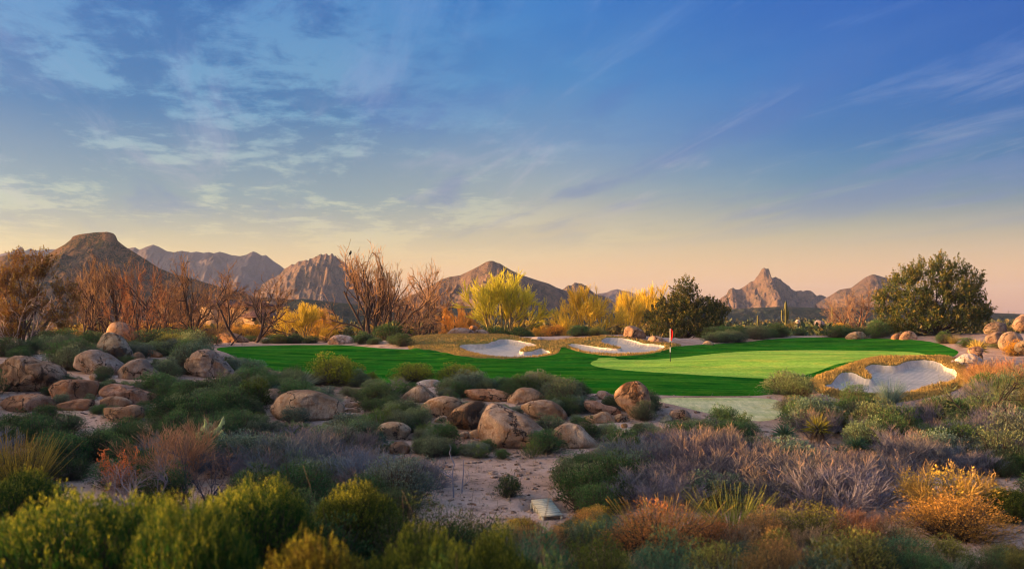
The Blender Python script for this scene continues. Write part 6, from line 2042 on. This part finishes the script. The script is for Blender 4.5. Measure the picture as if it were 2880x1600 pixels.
def litter():
    """dry stalks and pebbles on the bare sand"""
    rng = np.random.default_rng(5)
    n = 17000
    Y_ = rng.uniform(11, 46, n)
    X_ = rng.uniform(-0.58, 0.58, n) * Y_
    ok = np.ones(n, bool)
    for k in ('fairway', 'green', 'rough3', 'dry'):
        ok &= sdf(W[k], X_, Y_) < -0.1
    X_, Y_ = X_[ok], Y_[ok]
    C = np.column_stack([X_, Y_, ground_h(X_, Y_) - 0.01])
    D = np.tile([0, 0, 0.9], (len(C), 1))
    V, Q = leaves(rng, C, D, 0.16, 0.018, 0.9)
    mt = leaf_mat('dry_stalks', 0.1, None, 0.6)
    o = link('dry_grass_litter', mesh('dry_grass_litter', V, [Q], [mt], False), kind='stuff', label='thin dry stalks and grass littering the sandy ground')
    o.color = (0.30, 0.25, 0.15, 1)
    m = 7000
    Y_ = rng.uniform(11, 44, m)
    X_ = rng.uniform(-0.58, 0.58, m) * Y_
    ok = np.ones(m, bool)
    for k in ('fairway', 'green', 'rough3', 'dry'):
        ok &= sdf(W[k], X_, Y_) < -0.1
    X_, Y_ = X_[ok], Y_[ok]
    V0, F0 = ico(1)
    s = rng.uniform(0.018, 0.075, len(X_)) * rng.uniform(0.5, 1.6, len(X_))
    z = ground_h(X_, Y_)
    V = V0[None] * (1 + .3 * rng.normal(size=(len(s), len(V0), 1))) * s[:, None, None] * np.array([1.2, 1, .7]) + np.column_stack([X_, Y_, z])[:, None]
    Fq = F0[None] + (np.arange(len(s)) * len(V0))[:, None, None]
    o = link('pebbles', mesh('pebbles', V.reshape(-1, 3), [Fq.reshape(-1, 3)], [M_ROCK], False), kind='stuff', label='small pebbles strewn over the sandy wash')
    o.color = (0.36, 0.26, 0.20, 0)


litter()


# ------------------------------------------------------------------ wording for the belts: where each shrub stands among its neighbours
LAND += [(1885, 975, 'the flagstick'), (1552, 1425, 'the footbridge'), (1428, 1370, 'the lone wash bush'), (597, 1180, 'the pale cholla'), (2300, 1190, 'the yellow yucca'), (2208, 1205, 'the blue-green yucca'),
         (2749, 955, 'the golden dried yucca'), (940, 1045, 'the bright yellow-green bush'), (710, 1110, 'the dark olive round bush'), (1270, 1330, 'the dead snag'), (505, 1180, 'the orange-stalked shrub'),
         (335, 1240, 'the red-leaved shrub'), (1925, 900, 'the centre juniper'), (2632, 900, 'the largest juniper'), (62, 900, 'the ragged juniper'), (1052, 900, 'the tallest mesquite'), (1192, 890, 'the round-crowned mesquite'),
         (522, 920, 'the dark forked tree'), (700, 910, 'the twisted tree by the house'), (408, 920, 'the reddish bare tree'), (1412, 890, 'the tall palo verde'), (1642, 890, 'the wide golden palo verde'),
         (848, 915, 'the small open palo verde'), (2210, 890, 'the armed saguaro'), (2341, 890, 'the slim saguaro'), (2402, 890, 'the sparse bare tree'), (2752, 1160, 'the dark-limbed sparse tree'),
         (1840, 1480, 'the big orange shrub'), (2050, 1540, 'the silvery grass clump'), (2280, 1470, 'the wide olive bush'), (2650, 1380, 'the golden twig dome'), (2450, 1520, 'the cream flower bush'),
         (700, 1380, 'the tall green broom bush'), (1010, 1400, 'the round yellow-tipped bush'), (250, 1450, 'the largest broom bush'), (2412, 1235, 'the dark yucca'), (2505, 1120, 'the grass plume'),
         (2050, 1135, 'the straw-coloured grass patch'), (2500, 1070, 'the front bunker'), (1180, 1520, 'the gold-crested bottom bush'), (1480, 1530, 'the teal green bush'), (395, 1330, 'the bleached bare tree'),
         (560, 1300, 'the dark-trunked small tree'), (60, 1250, 'the yellow wiry shrub'), (2785, 1245, 'the teal yucca')]
_cl = {}
for rec in PL:
    r_, px, py, w, h, look = rec
    cy = (py or 1600) - (h if h > 0 else 40) * 0.5
    best = min(LAND, key=lambda l: (l[0] - px) ** 2 + ((l[1] - cy) * 1.6) ** 2)
    dx, dy = px - best[0], cy - best[1]
    if abs(dx) > abs(dy) * 1.3:
        rel = 'right of' if dx > 0 else 'left of'
    else:
        rel = 'below' if dy > 0 else 'above'
    size = 'big ' if w > 110 else 'small ' if w < 48 else ''
    _cl.setdefault((size + look, rel, best[2]), []).append((px, r_))
_ord = ['leftmost', 'second from left', 'third from left', 'fourth from left', 'fifth from left', 'sixth from left', 'seventh from left', 'eighth from left', 'ninth from left', 'tenth from left']
for (look, rel, lm), lst in _cl.items():
    lst.sort(key=lambda t: t[0])
    for i, (_, r_) in enumerate(lst):
        s = f'{look} {rel} {lm}'
        if len(lst) > 1:
            s += ', ' + ('rightmost' if i == len(lst) - 1 else _ord[min(i, 9)]) + f' of {len(lst)}'
        r_['label'] = s
print('plants', len(PL), 'objects', len(bpy.data.objects), 'tris', sum(sum(len(p.vertices) - 2 for p in m.polygons) for m in bpy.data.meshes) if False else 0)
